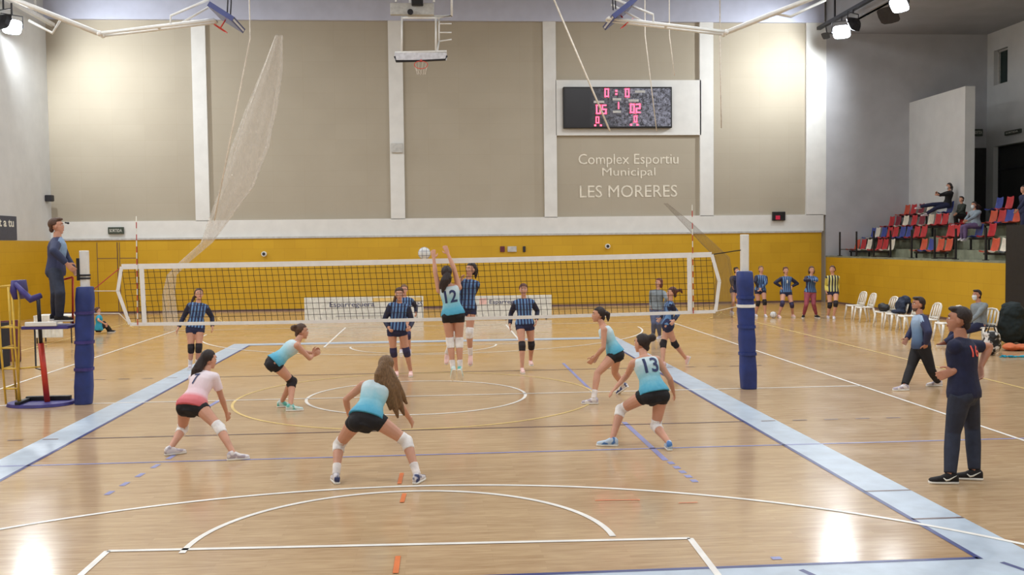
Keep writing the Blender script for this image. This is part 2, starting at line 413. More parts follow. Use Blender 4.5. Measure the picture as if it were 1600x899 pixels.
# door leaves in the yellow wall, left
for n, (xa, xb) in enumerate(((152, 184), (187, 215))):
    a, b = onY(xa, 400, YB - .2), onY(xb, 400, YB - .2)
    g = Geo(); g.box((a[0] + .02, YB - .225, .08), (b[0] - .02, YB - .2, 2.72)); d = struct('door_%d' % (n + 3), g, 'yellow_paint')
    g = Geo()
    for (x0, z0, x1, z1) in ((a[0], 0.08, a[0] + .02, 2.72), (b[0] - .02, .08, b[0], 2.72), (a[0], 2.1, b[0], 2.12)): g.box((x0, YB - .232, z0), (x1, YB - .2, z1))
    struct('door_seam', g, 'line_dark', d)
# lettering on the lowest small panel
P = lambda px, py, d=.01: onY(px, py, YB - d)
ux, uz = V(1, 0, 0), V(0, 0, 1)
def wall_text(body, x0, x1, y0, y1, bold):
    a, b = P(x0, y1), P(x1, y0); c = (a + b) / 2
    return put_text('wall_lettering', body, c, ux, uz, abs(b[2] - a[2]), b[0] - a[0], 'text_cream', None, bold, .012)
for args in (('Complex Esportiu', 904, 1060, 240, 262, 0), ('Municipal', 941, 1024, 262, 279, 0), ('LES MORERES', 906, 1058, 289, 309, 0)):
    o = wall_text(*args); o.name = 'trim_%d' % (3 + int(args[1]) % 7); o['kind'] = 'structure'
# ------------------------------------------------------------------ scoreboard
a, b = P(879, 201), P(1047, 137)
sbx0, sbx1, sbz0, sbz1 = a[0], b[0], a[2] - .02, b[2] - .02
sb = empty('scoreboard', ((a[0] + b[0]) / 2, YB - .12, a[2]), 'black electronic scoreboard with red digits high on the back wall', 'scoreboard')
g = Geo(); g.box((sbx0, YB - .34, sbz0), (sbx1, YB - .12, sbz1)); part('case', g, 'black', sb, bevel=.02)
g = Geo(); g.box((sbx0 + .06, YB - .345, sbz0 + .06), (sbx1 - .06, YB - .34, sbz1 - .06)); part('face', g, 'board_face', sb)
SEG = {'0': 'abcdef', '2': 'abged', '5': 'afgcd', '1': 'bc'}
def digit(ch, px, py, h, m='led_red'):
    c = onY(px, py, YB - .35); w = h * .52; th = h * .13; g = Geo(); y0, y1 = YB - .365, YB - .345
    def bar(x0, z0, x1, z1): g.box((c[0] + x0, y0, c[2] + z0), (c[0] + x1, y1, c[2] + z1))
    S = {'a': (-w / 2, h / 2 - th, w / 2, h / 2), 'd': (-w / 2, -h / 2, w / 2, -h / 2 + th), 'g': (-w / 2, -th / 2, w / 2, th / 2),
         'b': (w / 2 - th, 0, w / 2, h / 2), 'c': (w / 2 - th, -h / 2, w / 2, 0), 'f': (-w / 2, 0, -w / 2 + th, h / 2), 'e': (-w / 2, -h / 2, -w / 2 + th, 0)}
    for q in SEG[ch]: bar(*S[q])
    part('digit', g, m, sb)
for ch, px, py, h in (('0', 948, 145, .33), ('0', 980, 145, .33), ('0', 935, 171, .36), ('5', 944, 171, .36), ('0', 988, 169.5, .36), ('2', 997, 169.5, .36), ('1', 964.5, 165, .26), ('0', 933.5, 187.5, .26), ('0', 993, 186, .26)):
    digit(ch, px, py, h)
for px, py in ((963, 142), (963, 147), (930, 196), (939, 196), (986, 195), (996, 195)): g = Geo(); c = onY(px, py, YB - .35); g.box((c[0] - .04, YB - .362, c[2] - .03), (c[0] + .04, YB - .345, c[2] + .03)); part('indicator', g, 'led_red', sb)
for px, py, w in ((964, 155, .34), (936, 159, .42), (990, 157, .4), (964, 174.5, .32), (1000, 143, .4)): g = Geo(); c = onY(px, py, YB - .35); g.box((c[0] - w / 2, YB - .356, c[2] - .05), (c[0] + w / 2, YB - .345, c[2] + .04)); part('caption_strip', g, 'ledge_grey', sb)
# exit signs, small wall fittings
def wall_box(name, px0, px1, py0, py1, label, cat, m, plane=('Y', YB - .12), depth=.1, group=None):
    if plane[0] == 'Y':
        a, b = onY(px0, py1, plane[1]), onY(px1, py0, plane[1]); lo, hi = (a[0], plane[1] - depth, a[2]), (b[0], plane[1] + .0, b[2])
    else:
        a, b = onX(px0, py1, plane[1]), onX(px1, py0, plane[1]); z0, z1 = min(a[2], b[2]), max(a[2], b[2]); lo, hi = (plane[1] - depth, min(a[1], b[1]), z0), (plane[1], max(a[1], b[1]), z1)
    e = empty(name, ((lo[0] + hi[0]) / 2, (lo[1] + hi[1]) / 2, lo[2]), label, cat, group)
    g = Geo(); g.box(lo, hi); part('case', g, m, e, bevel=.015)
    return e, lo, hi
def exit_text(e, lo, hi, body='SORTIDA'):
    if hi[0] - lo[0] > hi[1] - lo[1]: put_text('lettering', body, ((lo[0] + hi[0]) / 2, lo[1] - .004, (lo[2] + hi[2]) / 2), ux, uz, (hi[2] - lo[2]) * .45, (hi[0] - lo[0]) * .8, 'board_white', e, 0, .004)
    else: put_text('lettering', body, (lo[0] - .004, (lo[1] + hi[1]) / 2, (lo[2] + hi[2]) / 2), V(0, -1, 0), uz, (hi[2] - lo[2]) * .45, (hi[1] - lo[1]) * .8, 'board_white', e, 0, .004)
e, lo, hi = wall_box('exit_sign', 170, 194, 355, 366, 'dark green exit sign on the white band above the yellow wall, far left', 'exit sign', 'exit_green'); exit_text(e, lo, hi)
e, lo, hi = wall_box('exit_sign', 1519, 1534, 202, 213, 'small exit sign above the doorway beside the white partition', 'exit sign', 'exit_green', ('Y', YB - .1)); exit_text(e, lo, hi)
e, lo, hi = wall_box('exit_sign', 1573, 1597, 201, 212, 'exit sign above the wide dark doorway behind the stand', 'exit sign', 'exit_green', ('X', XS)); exit_text(e, lo, hi)
e, lo, hi = wall_box('control_unit', 1206, 1226, 331, 345, 'small dark shot clock box with a red light below the right beige panel', 'clock', 'black')
g = Geo(); g.box((lo[0] + .12, lo[1] - .012, lo[2] + .04), (lo[0] + .3, lo[1], lo[2] + .2)); part('display', g, 'led_dim', e)
wall_box('intercom_box', 612, 629, 224, 239, 'small grey box mounted on the white column behind the net', 'box', 'ledge_grey', ('Y', YB - .12), .08)
for px, py in ((413, 397), (949, 385)):
    c = onY(px, py, YB - .2); g = Geo(); g.tube([c + V(0, -.12, 0), c + V(0, 0, 0)], [.1, .1], 16)
    e = empty('wall_socket', c, 'small round fitting on the yellow wall, ' + ('left of the net middle' if px < 700 else 'right of the scoreboard'), 'wall fitting'); part('plate', g, 'board_white', e)
    g = Geo(); g.tube([c + V(0, -.135, 0), c + V(0, -.12, 0)], [.06, .06], 14); part('plug', g, 'board_black', e)
for px, w, m in ((785, 7, 'board_maroon'), (800, 14, 'ledge_grey'), (819, 4, 'board_black')):
    e, lo, hi = wall_box('wall_switch', px - w / 2, px + w / 2, 385, 394, {785: 'small dark red fitting on the yellow wall beside the grey one', 800: 'small pale grey plate on the yellow wall under the lettered panel', 819: 'narrow black fitting on the yellow wall, right of the pale plate'}[px], 'wall fitting', m, ('Y', YB - .2), .06)
g = Geo(); c = onX(72, 310, XL); g.box((XL, c[1] - .15, c[2] - .12), (XL + .25, c[1] + .15, c[2] + .12)); tag(part('surveillance_camera', g, 'board_black', None, bevel=.03), 'small dark camera high on the white left wall', 'camera')
# banner hung on the left wall
a, b = onX(29, 382, XL + .07), onX(0, 338, XL + .07)
e = empty('wall_banner', (XL + .07, a[1] - 1.4, 2.75), 'slate grey banner with pale lettering on the left wall', 'banner')
g = Geo(); zt_ = onX(20, 338, XL + .07)[2]; g.box((XL, a[1] - 3.0, 2.82), (XL + .03, a[1], zt_)); part('cloth', g, 'board_slate', e)
put_text('lettering', 'esport a tu', (XL + .036, a[1] - 1.45, 3.35), V(0, 1, 0), uz, .34, 2.4, 'text_white', e, .02, .004)
# ------------------------------------------------------------------ suspended basketball rigs (folded up)
def side_rig(px, label, sx):
    Y = 12
    e = empty('folding_basket_rig', onY(px['elbow'][0], px['elbow'][1], Y), label, 'basketball rig', 'side practice hoops folded under the roof')
    g = Geo(); el = onY(*px['elbow'], Y); up = onY(*px['up'], Y); far = onY(*px['far'], Y); top = el + (up - el) * 2.25
    for dy in (0, .3):
        q = V(0, dy, 0); g.tube([top + q, el + q], .062, 10); g.tube([el + q, far + q], .05, 10); g.ball(el + q, .075)
    for p in (el, far, (el + far) / 2): g.tube([p, p + V(0, .3, 0)], .035, 8)
    for dy in (0, .3): g.tube([top + V(0, dy, 0), V(top[0], top[1] + dy, 12.995)], .04, 8)
    part('mast', g, 'white_metal', e, True)
    g = Geo(); b0 = el + (far - el) * .62
    g.tube([b0, b0 + V(-sx * .0, 0, .25), far + V(sx * -.15, 0, .55)], .035, 8); part('brace', g, 'white_metal', e, True); g = Geo(); g.tube([b0 + V(0, .3, 0), far + V(-sx * .15, .3, .45)], .03, 8)
    part('brace', g, 'white_metal', e, True)
    # backboard tilted, seen almost edge on
    pa, pb = onY(*px['b0'], Y), onY(*px['b1'], Y); d = nrm(pb - pa); c = (pa + pb) / 2; n = nrm(np.cross(d, V(0, 1, 0)))
    hl = np.linalg.norm(pb - pa) / 2
    g = Geo(); g.obox(c + V(0, .45, 0), d * hl, V(0, .75, 0), n * .03); bb = part('backboard', g, 'backboard', e, bevel=.01)
    g = Geo()
    for k in (-1, 1): g.obox(c + V(0, .45, 0) + n * .05 * k, d * hl, V(0, .78, 0), n * .018)
    g.obox(c + V(0, -.32, 0), d * hl, V(0, .03, 0), n * .07); g.obox(c + V(0, 1.22, 0), d * hl, V(0, .03, 0), n * .07)
    part('board_edge', g, 'line_navy', bb)
    g = Geo(); rc = c + n * (-.35 if n[2] > 0 else .35) + V(0, .45, 0)
    r = [rc + d * .22 * math.cos(a) + V(0, 1, 0) * .22 * math.sin(a) for a in np.linspace(0, 2 * math.pi, 25)]
    g.tube(r, .014, 6); g.tube([rc, c + V(0, .45, 0)], .02, 6); part('rim', g, 'rim_red', e, True)
    g = Geo()
    for (x0, y0, x1, y1) in px['stays']: g.tube([onY(x0, y0, Y), onY(x1, y1, Y) + V(0, 0, 1.5)], .02, 6)
    part('stay', g, 'dark_metal', e)
    g = Geo(); (x0, y0), (x1, y1), (x2, y2) = px['strut']
    g.tube([onY(x0, y0, Y + .5), onY(x1, y1, Y + .5), onY(x2, y2, Y + .5)], .04, 8); part('strut', g, 'white_metal', e, True)
side_rig(dict(up=(25, 0), elbow=(155, 52), far=(335, 31), b0=(330, 10), b1=(368, 34), stays=((355, 24, 362, 0), (360, 26, 368, 0)), strut=((95, 30), (82, 52), (45, 32))), 'folded basketball hoop rig with white V-shaped pipes, upper left', 1)
side_rig(dict(up=(1260, 0), elbow=(1135, 50), far=(950, 28), b0=(990, 2), b1=(955, 30), stays=((962, 14, 958, 0), (958, 16, 953, 0)), strut=((1205, 20), (1235, 26), (1290, 0))), 'folded basketball hoop rig with white V-shaped pipes, upper right', -1)
# end basket hoisted up, middle
Y = 18.0
e = empty('hoisted_basket', onY(658, 95, Y), 'hoisted basketball backboard with red ring above the middle of the net', 'basketball rig')
q = lambda x, y, dy=0: onY(x, y, Y) + V(0, dy, 0)
g = Geo(); g.obox((q(617, 92) + q(698, 90)) / 2 + V(0, 0, .06), V(.89, 0, 0), V(0, .03, 0), V(0, 0, .13)); part('backboard', g, 'backboard', e, bevel=.01)
g = Geo()
g.tube([q(617, 88), q(619, 96), q(655, 95), q(696, 93), q(698, 87)], .04, 8); part('edge_pad', g, 'dark_metal', e)
g = Geo()
for x in (628, 681):
    g.tube([q(x, 82), q(x, 26)], .032, 8)
g.tube([q(617, 82), q(698, 80)], .035, 8); g.tube([q(628, 28), q(681, 28)], .03, 8)
for x in (640, 706): g.tube([q(x, 20, .5), q(x, -30, .5)], .04, 8)
g.tube([q(686, 60, .5), q(706, 57, .5)], .025, 6); g.tube([q(686, 32, .5), q(706, 32, .5)], .025, 6); g.tube([q(686, 46, .5), q(706, 46, .5)], .025, 6); g.tube([q(686, 62, .5), q(686, 20, .5)], .03, 6)
g.tube([q(628, 28), q(640, 20, .5), q(706, 20, .5), q(681, 28)], .035, 8); g.tube([q(683, 82), q(686, 60, .5)], .03, 6)
part('frame', g, 'white_metal', e, True)
g = Geo(); rc = q(658, 96.5) + V(0, -.42, -.02)
g.tube([rc + V(.225 * math.cos(a), .225 * math.sin(a) * .8, -.16 + .16 * math.sin(a)) for a in np.linspace(0, 2 * math.pi, 29)], .012, 6); g.tube([rc + V(0, .2, 0), q(658, 94)], .035, 8)
part('rim', g, 'rim_red', e, True)
g = Geo()
for k in range(10):
    a = 2 * math.pi * k / 10; a2 = a + .5; g.tube([rc + V(.225 * math.cos(a), .18 * math.sin(a), -.16 + .16 * math.sin(a)), rc + V(.14 * math.cos(a2), .12 * math.sin(a2), -.48)], .005, 4)
part('hoop_net', g, 'rope_white', e)
g = Geo(); c = q(655, 0, .3); g.box((c[0] - 1.0, c[1] - .1, c[2] - .45), (c[0] + .5, c[1] + .1, c[2] - .05)); part('hoist_box', g, 'ledge_grey', e, bevel=.02)
g = Geo(); c = q(641, 18, -.0); g.tube([c + V(0, .1, 0), c + V(0, .04, 0)], [.1, .1], 16); part('pulley', g, 'dark_metal', e)
g = Geo(); c = q(652, 3, 0); g.box((c[0] - .2, c[1], c[2] - .1), (c[0] + .2, c[1] + .25, c[2] + .1)); part('motor', g, 'black', e, bevel=.03)
g = Geo(); 
for x in (-.8, .5): g.tube([onY(655, 0, Y) + V(x, .3, 0), V((onY(655, 0, Y) + V(x, .3, 0))[0], Y + .3, 12.995)], .04, 8)
part('hanger', g, 'white_metal', e)
# ------------------------------------------------------------------ floodlights
def flood(loc, label, aim, energy=420, cone=140):
    loc = V(*loc); e = empty('floodlight', loc, label, 'floodlight', 'floodlights along the side beams')
    n = nrm(V(*aim) - loc); r = nrm(np.cross(n, V(0, 0, 1))); u = np.cross(r, n)
    g = Geo(); g.loft([(loc - n * .22, r, u, .14, .12), (loc - n * .12, r, u, .26, .2), (loc, r, u, .34, .28)], 12, True, 4); part('housing', g, 'dark_metal', e)
    g = Geo(); g.loft([(loc + n * .002, r, u, .32, .26), (loc + n * .03, r, u, .31, .25)], 16, True, 4); part('lamp', g, 'lamp_glow', e)
    g = Geo(); g.tube([loc - r * .36, loc - r * .36 + V(0, 0, .4), loc + r * .36 + V(0, 0, .4), loc + r * .36], .02, 6); g.tube([loc + V(0, 0, .4), V(loc[0], loc[1], 10.87)], .03, 6); part('bracket', g, 'dark_metal', e)
    l = bpy.data.lights.new('flood_beam', 'SPOT'); l.energy = energy; l.spot_size = math.radians(cone); l.spot_blend = .9; l.shadow_soft_size = .3; l.color = (.93, .97, 1)
    o = bpy.data.objects.new('flood_beam', l); COL.objects.link(o); o.parent = e; p = n * .08; o.location = tuple(p); o.rotation_euler = Vector(n).to_track_quat('-Z', 'Y').to_euler()
fr = [onX(1315, 50, 15.55), onX(1405, 8, 15.55)]; fl = onX(19, 42, XL + .35)
flood(fr[0], 'glowing white floodlight, the one nearer the back wall on the right beam', (7, 9, 2), 900)
flood(fr[1], 'glowing white floodlight, topmost on the right beam', (4, 9, 0), 900)
flood(fl, 'glowing white floodlight beside the left wall', (-5, 10, 4), 1200)
def unlit(p, label, s=1):
    e = empty('projector_lamp', p, label, 'floodlight'); g = Geo(); n = nrm(V(-.7, -.4, -.6)); r = nrm(np.cross(n, V(0, 0, 1))); u = np.cross(r, n)
    g.loft([(p - n * .25 * s, r, u, .12 * s, .1 * s), (p, r, u, .3 * s, .24 * s)], 12, True, 4); part('housing', g, 'dark_metal', e)
    g = Geo(); g.tube([p - n * .1, V(p[0], p[1], 10.87)], .025, 6); part('bracket', g, 'dark_metal', e)
unlit(onX(1388, 24, 15.55), 'dark unlit projector housing between the two right floodlights', 1.3)
unlit(onX(1290, 56, 15.55), 'small dark unlit projector closest to the back wall', .6)
flood(onX(1333, 38, 15.5), 'floodlight beside the lower glowing one on the right beam, turned to the wall', (12.6, 23, 8.3), 2300, 125)
flood(onX(6, 34, XL + .4), 'floodlight in the far left corner turned to the beige panel', (-11.2, 23, 8.1), 2400, 125)
for xx in (15.55, XL + .35):
    g = Geo(); zz = 10.85; g.box((xx - .08, -18, zz), (xx + .08, YB - .2, zz + .12))
    for k in range(9): yy = -16 + 4.6 * k; g.box((xx - .03, yy - .03, zz + .1), (xx + .03, yy + .03, 13))
    tag(part('lighting_beam', g, 'dark_metal' if xx > 0 else 'white_metal'), 'long steel lighting beam hung along the ' + ('right side over the stand edge' if xx > 0 else 'left wall'), 'beam')
for i, yy in enumerate((10.5, 5, -1, -7)):    # more of the same lamps nearer than the frame shows
    for s, xx in ((1, 15.55), (-1, XL + .35)):
        l = bpy.data.lights.new('flood_beam', 'SPOT'); l.energy = 700; l.spot_size = math.radians(140); l.spot_blend = .8; l.shadow_soft_size = .25; l.color = (.93, .97, 1)
        o = bpy.data.objects.new('flood_beam', l); COL.objects.link(o); o.location = (xx, yy, 10.3); o.rotation_euler = Vector((-xx * .8, 0, -10)).to_track_quat('-Z', 'Y').to_euler()
# ------------------------------------------------------------------ gathered divider netting and ropes
def netting(name, pts, label, m, cat='netting', n=20, sq=.6):
    g = Geo(); P = [onY(x, y, Y) for x, y, Y, r in pts]; R = [r for *_, r in pts]
    # pleated bundle
    rings = []; NN = 26
    for k, p in enumerate(P):
        ring = []
        for j in range(NN):
            a = 2 * math.pi * j / NN; rr = R[k] * (1 + .16 * math.sin(7 * a + k)); ring.append(p + V(rr * math.cos(a), rr * sq * math.sin(a), 0))
        rings.append(ring)
    vs = [v for r in rings for v in r]; fs = []
    for k in range(len(P) - 1):
        for j in range(NN): a, b = k * NN + j, k * NN + (j + 1) % NN; fs.append((a, b, b + NN, a + NN))
    g.add(vs, fs); o = part(name, g, m, None, True); tag(o, label, cat); return o
netting('divider_net', [(436, 55, 14, .1), (425, 110, 14, .28), (408, 170, 14, .42), (392, 230, 14, .5), (372, 290, 14, .45), (345, 340, 14, .3), (322, 380, 14, .16), (290, 408, 14, .14), (268, 430, 14, .13), (264, 460, 14, .17), (266, 492, 14, .2), (268, 519, 14, .2)], 'pale gathered divider net hanging from the roof at left, tied back low', 'netting_pale')
netting('divider_net', [(1040, 318, 15, .06), (1075, 350, 15, .15), (1105, 380, 15, .2), (1128, 402, 15, .22), (1132, 440, 15, .28), (1130, 480, 15, .3), (1130, 508, 15, .3)], 'grey gathered divider net tied back near the right net post', 'netting_grey')
for i, (a, b, Y, r, lb) in enumerate((((391, 60), (335, 345), 13.5, .02, 'thin pale rope hanging left of the gathered divider net'), ((885, 45), (953, 205), 19, .035, 'pale rope crossing the scoreboard at a slant'),
        ((1008, 55), (1026, 205), 19, .018, 'thin pale rope hanging in front of the right half of the scoreboard'), ((1046, 55), (1054, 118), 19, .018, 'short thin pale rope over the upper small beige panel'), ((1125, 60), (1127, 200), 20, .022, 'thin rope hanging beside the right white column'))):
    g = Geo(); p0, p1 = onY(*a, Y), onY(*b, Y); top = V(p0[0], p0[1], 13) if i != 1 else p0 + (p0 - p1) / (p0 - p1)[2] * (13 - p0[2])
    g.tube([top, p0, p1], r, 6); tag(part('hanging_rope', g, 'rope_white', None, True), lb, 'rope')
# ------------------------------------------------------------------ volleyball net, posts, antennas
N = lambda x, y: onY(x, y, 0)
nt = empty('volleyball_net', (0, 0, 0), 'volleyball net with white bands stretched across the court', 'net')
TL, TR, BL, BR = N(190, 417), N(1112, 398), N(203, 507), N(1118, 487)
tl, tr, bl, br_ = N(221, 417), N(1077, 400), N(226, 507), N(1078, 488)
def strip(pts, w, th=.012, up=V(0, 0, 1)):
    g = Geo()
    for a, b in zip(pts[:-1], pts[1:]):
        d = (b - a) / 2; n = nrm(np.cross(d, V(0, 1, 0))); g.obox((a + b) / 2, d, V(0, th / 2, 0), n * w / 2)
    return g
cols = 26
def sag(a, b, s): return [a + (b - a) * k / cols + V(0, 0, -s * 4 * (k / cols) * (1 - k / cols)) for k in range(cols + 1)]
part('top_band', strip(sag(TL, TR, .015), .085), 'white_band', nt); part('bottom_band', strip(sag(BL, BR, .03), .055), 'white_band', nt)
part('side_band', strip([tl, bl], .07, .02), 'white_band', nt); part('side_band', strip([tr, br_], .075, .02), 'white_band', nt)
part('end_cord', strip([TL, N(184, 455), BL], .05, .02), 'white_band', nt); part('end_cord', strip([TR, N(1124, 440), BR], .055, .02), 'white_band', nt)
g = Geo(); rn = random.Random(3); nc, nr = 98, 10
def netp(u, v): return TL * (1 - u) * (1 - v) + TR * u * (1 - v) + BL * (1 - u) * v + BR * u * v
for i in range(nc + 1):
    u = i / nc; pts = [netp(u, k / nr) + V(rn.uniform(-.004, .004), 0, 0) for k in range(nr + 1)]; g.tube(pts, .004, 4, False)
for k in range(1, nr):
    g.tube([netp(i / 49, k / nr) for i in range(50)], .004, 4, False)
part('mesh', g, 'net_cord', nt)
g = Geo(); g.tube([TL, N(147, 452)], .008, 6); part('tension_rope', g, 'rope_red', nt)
g = Geo(); g.tube([N(184, 455), N(147, 455)], .008, 6); g.tube([BL, N(186, 490), N(147, 490)], .009, 6); part('tension_rope', g, 'rope_white', nt)
g = Geo(); g.tube([TR, N(1158, 391)], .01, 6); part('tension_rope', g, 'net_cord', nt)
g = Geo(); g.tube([BR, N(1157, 478)], .007, 6); part('tension_rope', g, 'rope_white', nt)
for x, yt, yb, lb in ((213.5, 338, 508, 'thin striped antenna standing above the left end of the net'), (1081, 320, 490, 'thin striped antenna standing above the right end of the net')):
    a, b = N(x, yt), N(x + 2, yb); g = Geo(); 
    for k in range(18):
        g.cur = k % 2; g.tube([a + (b - a) * k / 18 + V(0, -.02, 0), a + (b - a) * (k + 1) / 18 + V(0, -.02, 0)], .008, 8)
    tag(part('net_antenna', g, ['text_white', 'rope_red']), lb, 'antenna')
def post(xb, xt, zpad, ztop, label, side):
    e = empty('net_post', (xb, 0, 0), label, 'net post')
    g = Geo(); g.tube([V(xb, 0, 0), V(xt, 0, zpad), V(xt, 0, zpad + .02)], .05, 12); g.loft([(V(xt, 0, zpad - .1), V(1, 0, 0), V(0, 1, 0), .066, .066), (V(xt, 0, ztop), V(1, 0, 0), V(0, 1, 0), .066, .066)], 16, True, 4); part('pole', g, 'white_metal', e, bevel=.008)
    g = Geo(); lean = (xt - xb) / zpad
    def ring(zz, r): return (V(xb + lean * zz, 0, zz), V(1, 0, 0), V(0, 1, 0), r, r)
    segs = [0, zpad * .3, zpad * .53, zpad * .78, zpad]
    if side < 0: g.cur = 0
    g.loft([ring(0.0, .125)] + [ring(zz, r) for a, b in zip(segs[:-1], segs[1:]) for zz, r in ((a + .02, .13), ((a + b) / 2, .14), (b - .02, .128))] + [ring(zpad, .11)], 18, True, 3)
    part('padding', g, 'navy_pad', e, True)
    for zz in segs[1:-1]:
        g = Geo(); g.loft([ring(zz - .025, .145), ring(zz + .025, .145)], 18, True, 3); part('strap', g, 'purple_pad' if side < 0 else 'navy_pad', e)
    if side > 0:
        g = Geo(); zz = onY(1166, 478, 0)[2]; g.loft([ring(zz - .025, .15), ring(zz + .025, .15)], 18, True, 3); part('white_strap', g, 'white_band', e)
    else:
        g = Geo()
        for zz in (zpad + .12, zpad + .17): g.loft([(V(xt, 0, zz), V(1, 0, 0), V(0, 1, 0), .09, .09), (V(xt, 0, zz + .03), V(1, 0, 0), V(0, 1, 0), .09, .09)], 12)
        g.box((xt - .12, -.03, zpad + .1), (xt - .07, .03, ztop - .12)); part('winch', g, 'dark_metal', e, bevel=.005)
        g = Geo(); g.loft([(V(xb + .15, 0, zpad * .62), V(1, 0, 0), V(0, 1, 0), .03, .06), (V(xb + .15, 0, zpad * .98), V(1, 0, 0), V(0, 1, 0), .04, .08)], 10); part('pad_flap', g, 'navy_pad', e, True)
post(-5.46, -5.38, 1.9, 2.48, 'left net post wrapped in dark blue padding beside the referee stand', -1)
post(5.53, 5.46, 2.0, 2.62, 'right net post wrapped in dark blue padding with a white strap', 1)
# ------------------------------------------------------------------ referee stand
rs = empty('referee_stand', (-6.05, 0, 0), 'referee stand with red column, yellow ladder frame and blue back pad', 'referee stand')
g = Geo(); g.loft([(V(-6.14, .05, 0.004), V(1, 0, 0), V(0, 1, 0), .53, .42), (V(-6.14, .05, .05), V(1, 0, 0), V(0, 1, 0), .51, .4)], 32); part('base_plate', g, 'purple_pad', rs)
g = Geo(); g.box((-6.42, .12, .05), (-5.72, .22, .12)); g.box((-6.42, -.3, .05), (-6.34, .3, .1)); part('foot_bar', g, 'black', rs, bevel=.01)
g = Geo(); g.tube([V(-6.03, 0, .05), V(-6.1, 0, 1.0)], .045, 12); part('column', g, 'red_metal', rs, True)
g = Geo(); g.tube([V(-6.1, 0, 1.0), V(-6.12, 0, 1.78)], .03, 10); part('upper_column', g, 'dark_metal', rs, True)
g = Geo(); g.box((-6.3, -.25, 1.24), (-5.58, .3, 1.29)); part('platform', g, 'purple_pad', rs, bevel=.01)
g = Geo(); g.box((-6.24, -.26, 1.29), (-5.75, -.2, 1.36)); part('platform_rail', g, 'white_metal', rs, bevel=.01)
g = Geo()
for x0, x1, y_ in ((-6.64, -6.6, -.2), (-6.42, -6.35, -.2), (-6.64, -6.5, .2)):
    g.tube([V(x0 + .05, y_, .06), V(x0, y_, 1.0), V(x0 - .02, y_, 1.92)], .018, 8)
g.tube([V(-6.66, -.2, 1.92), V(-6.36, -.2, 1.95), V(-6.33, -.2, 1.7), V(-6.4, -.2, .06)], .018, 8)
for zz in (.3, .62, .95, 1.28): g.tube([V(-6.62, -.2, zz), V(-6.38, -.2, zz)], .014, 8); g.tube([V(-6.62, .2, zz), V(-6.62, -.2, zz)], .014, 8)
g.tube([V(-6.4, -.2, .62), V(-6.08, 0, .62)], .014, 6); g.tube([V(-6.4, -.2, 1.27), V(-6.08, 0, 1.27)], .018, 6)
part('ladder_frame', g, 'yellow_metal', rs, True)
g = Geo(); g.loft([(V(-6.4, 0, 1.72), V(1, 0, 0), V(0, 1, 0), .05, .22), (V(-6.41, 0, 1.85), V(1, 0, 0), V(0, 1, 0), .08, .25), (V(-6.41, 0, 2.02), V(1, 0, 0), V(0, 1, 0), .06, .22)], 16, True, 3); part('back_pad', g, 'purple_pad', rs, True)
g = Geo(); g.tube([V(-6.38, -.22, 1.98), V(-6.24, -.24, 1.82), V(-6.14, -.24, 1.72), V(-5.98, -.24, 1.78)], [.03, .05, .06, .045], 10); part('arm_pad', g, 'purple_pad', rs, True)
g = Geo(); g.tube([V(-5.68, .25, 1.29), V(-5.66, .25, 2.05)], .018, 8); g.tube([V(-5.66, .25, 2.05), V(-5.85, .25, 2.0)], .018, 8); part('hand_rail', g, 'red_metal', rs, True)
g = Geo(); g.tube([V(-6.3, .28, 1.26), V(-6.3, .28, .56), V(-6.08, 0, .56)], .014, 6); part('side_brace', g, 'dark_metal', rs, True)
# ------------------------------------------------------------------ advertising boards, scorer table, pillar
def board(name, a, b, h, label, m, texts=(), lean=.0):
    """a,b ground points left/right seen from camera"""
    a, b = V(*a, 0), V(*b, 0); d = nrm(b - a); n = V(d[1], -d[0], 0); e = empty(name, (a + b) / 2, label, 'advertising board')
    g = Geo(); g.obox((a + b) / 2 + V(0, 0, h / 2 + .02), (b - a) / 2, n * .02, V(0, 0, h / 2)); part('panel', g, m, e, bevel=.008)
    g = Geo()
    for k in (.06, .5, .94): p = a + (b - a) * k; g.obox(p + n * -.14 + V(0, 0, .02), d * .02, n * .16, V(0, 0, .02)); g.tube([p - n * .28 + V(0, 0, .03), p - n * .02 + V(0, 0, h * .8)], .012, 6)
    part('support', g, 'dark_metal', e)
    L_ = np.linalg.norm(b - a)
    for body, u, v, w, hh, tm in texts: put_text('lettering', body, a + d * L_ * u + V(0, 0, h * v) + n * .024, d, uz, hh, w, tm, e, .01, .004)
    return e, a, d, n
e, a, d, n = board('advertising_board', (-4.05, 16.1), (-.2, 16.0), .8, 'long white advertising board behind the left half of the net', 'board_white', (('Esparreguera', .4, .7, 1.45, .22, 'text_slate'), ('URES', .94, .72, .4, .2, 'text_slate')))
g = Geo(); g.obox(a + d * 3.0 + V(0, 0, .72) + n * .024, d * .8, n * .003, V(0, 0, .07)); part('orange_stripe', g, 'line_yellow', e)
g = Geo(); g.obox(a + d * 2.0 + V(0, 0, .2) + n * .024, d * 1.0, n * .003, V(0, 0, .02)); part('lower_line', g, 'ledge_grey', e)
e, a, d, n = board('advertising_board', (1.0, 16.0), (4.0, 15.9), .78, 'white advertising board behind the net, right of the jumping blocker', 'board_white', (('Esparreguera', .52, .74, 1.2, .18, 'text_slate'),))
g = Geo(); g.obox(a + d * .75 + V(0, 0, .62) + n * .024, d * .12, n * .003, V(0, 0, .1)); part('pink_mark', g, 'shoe_pink', e)
A = onZ(16, 576); board('advertising_board', (A[0] - 1.6, A[1] - 1.4), (A[0], A[1]), .96, 'black advertising board with white marks at the left edge', 'board_black', (('8', .86, .7, .16, .3, 'text_white'), ('RTI', .86, .34, .3, .16, 'text_white')))
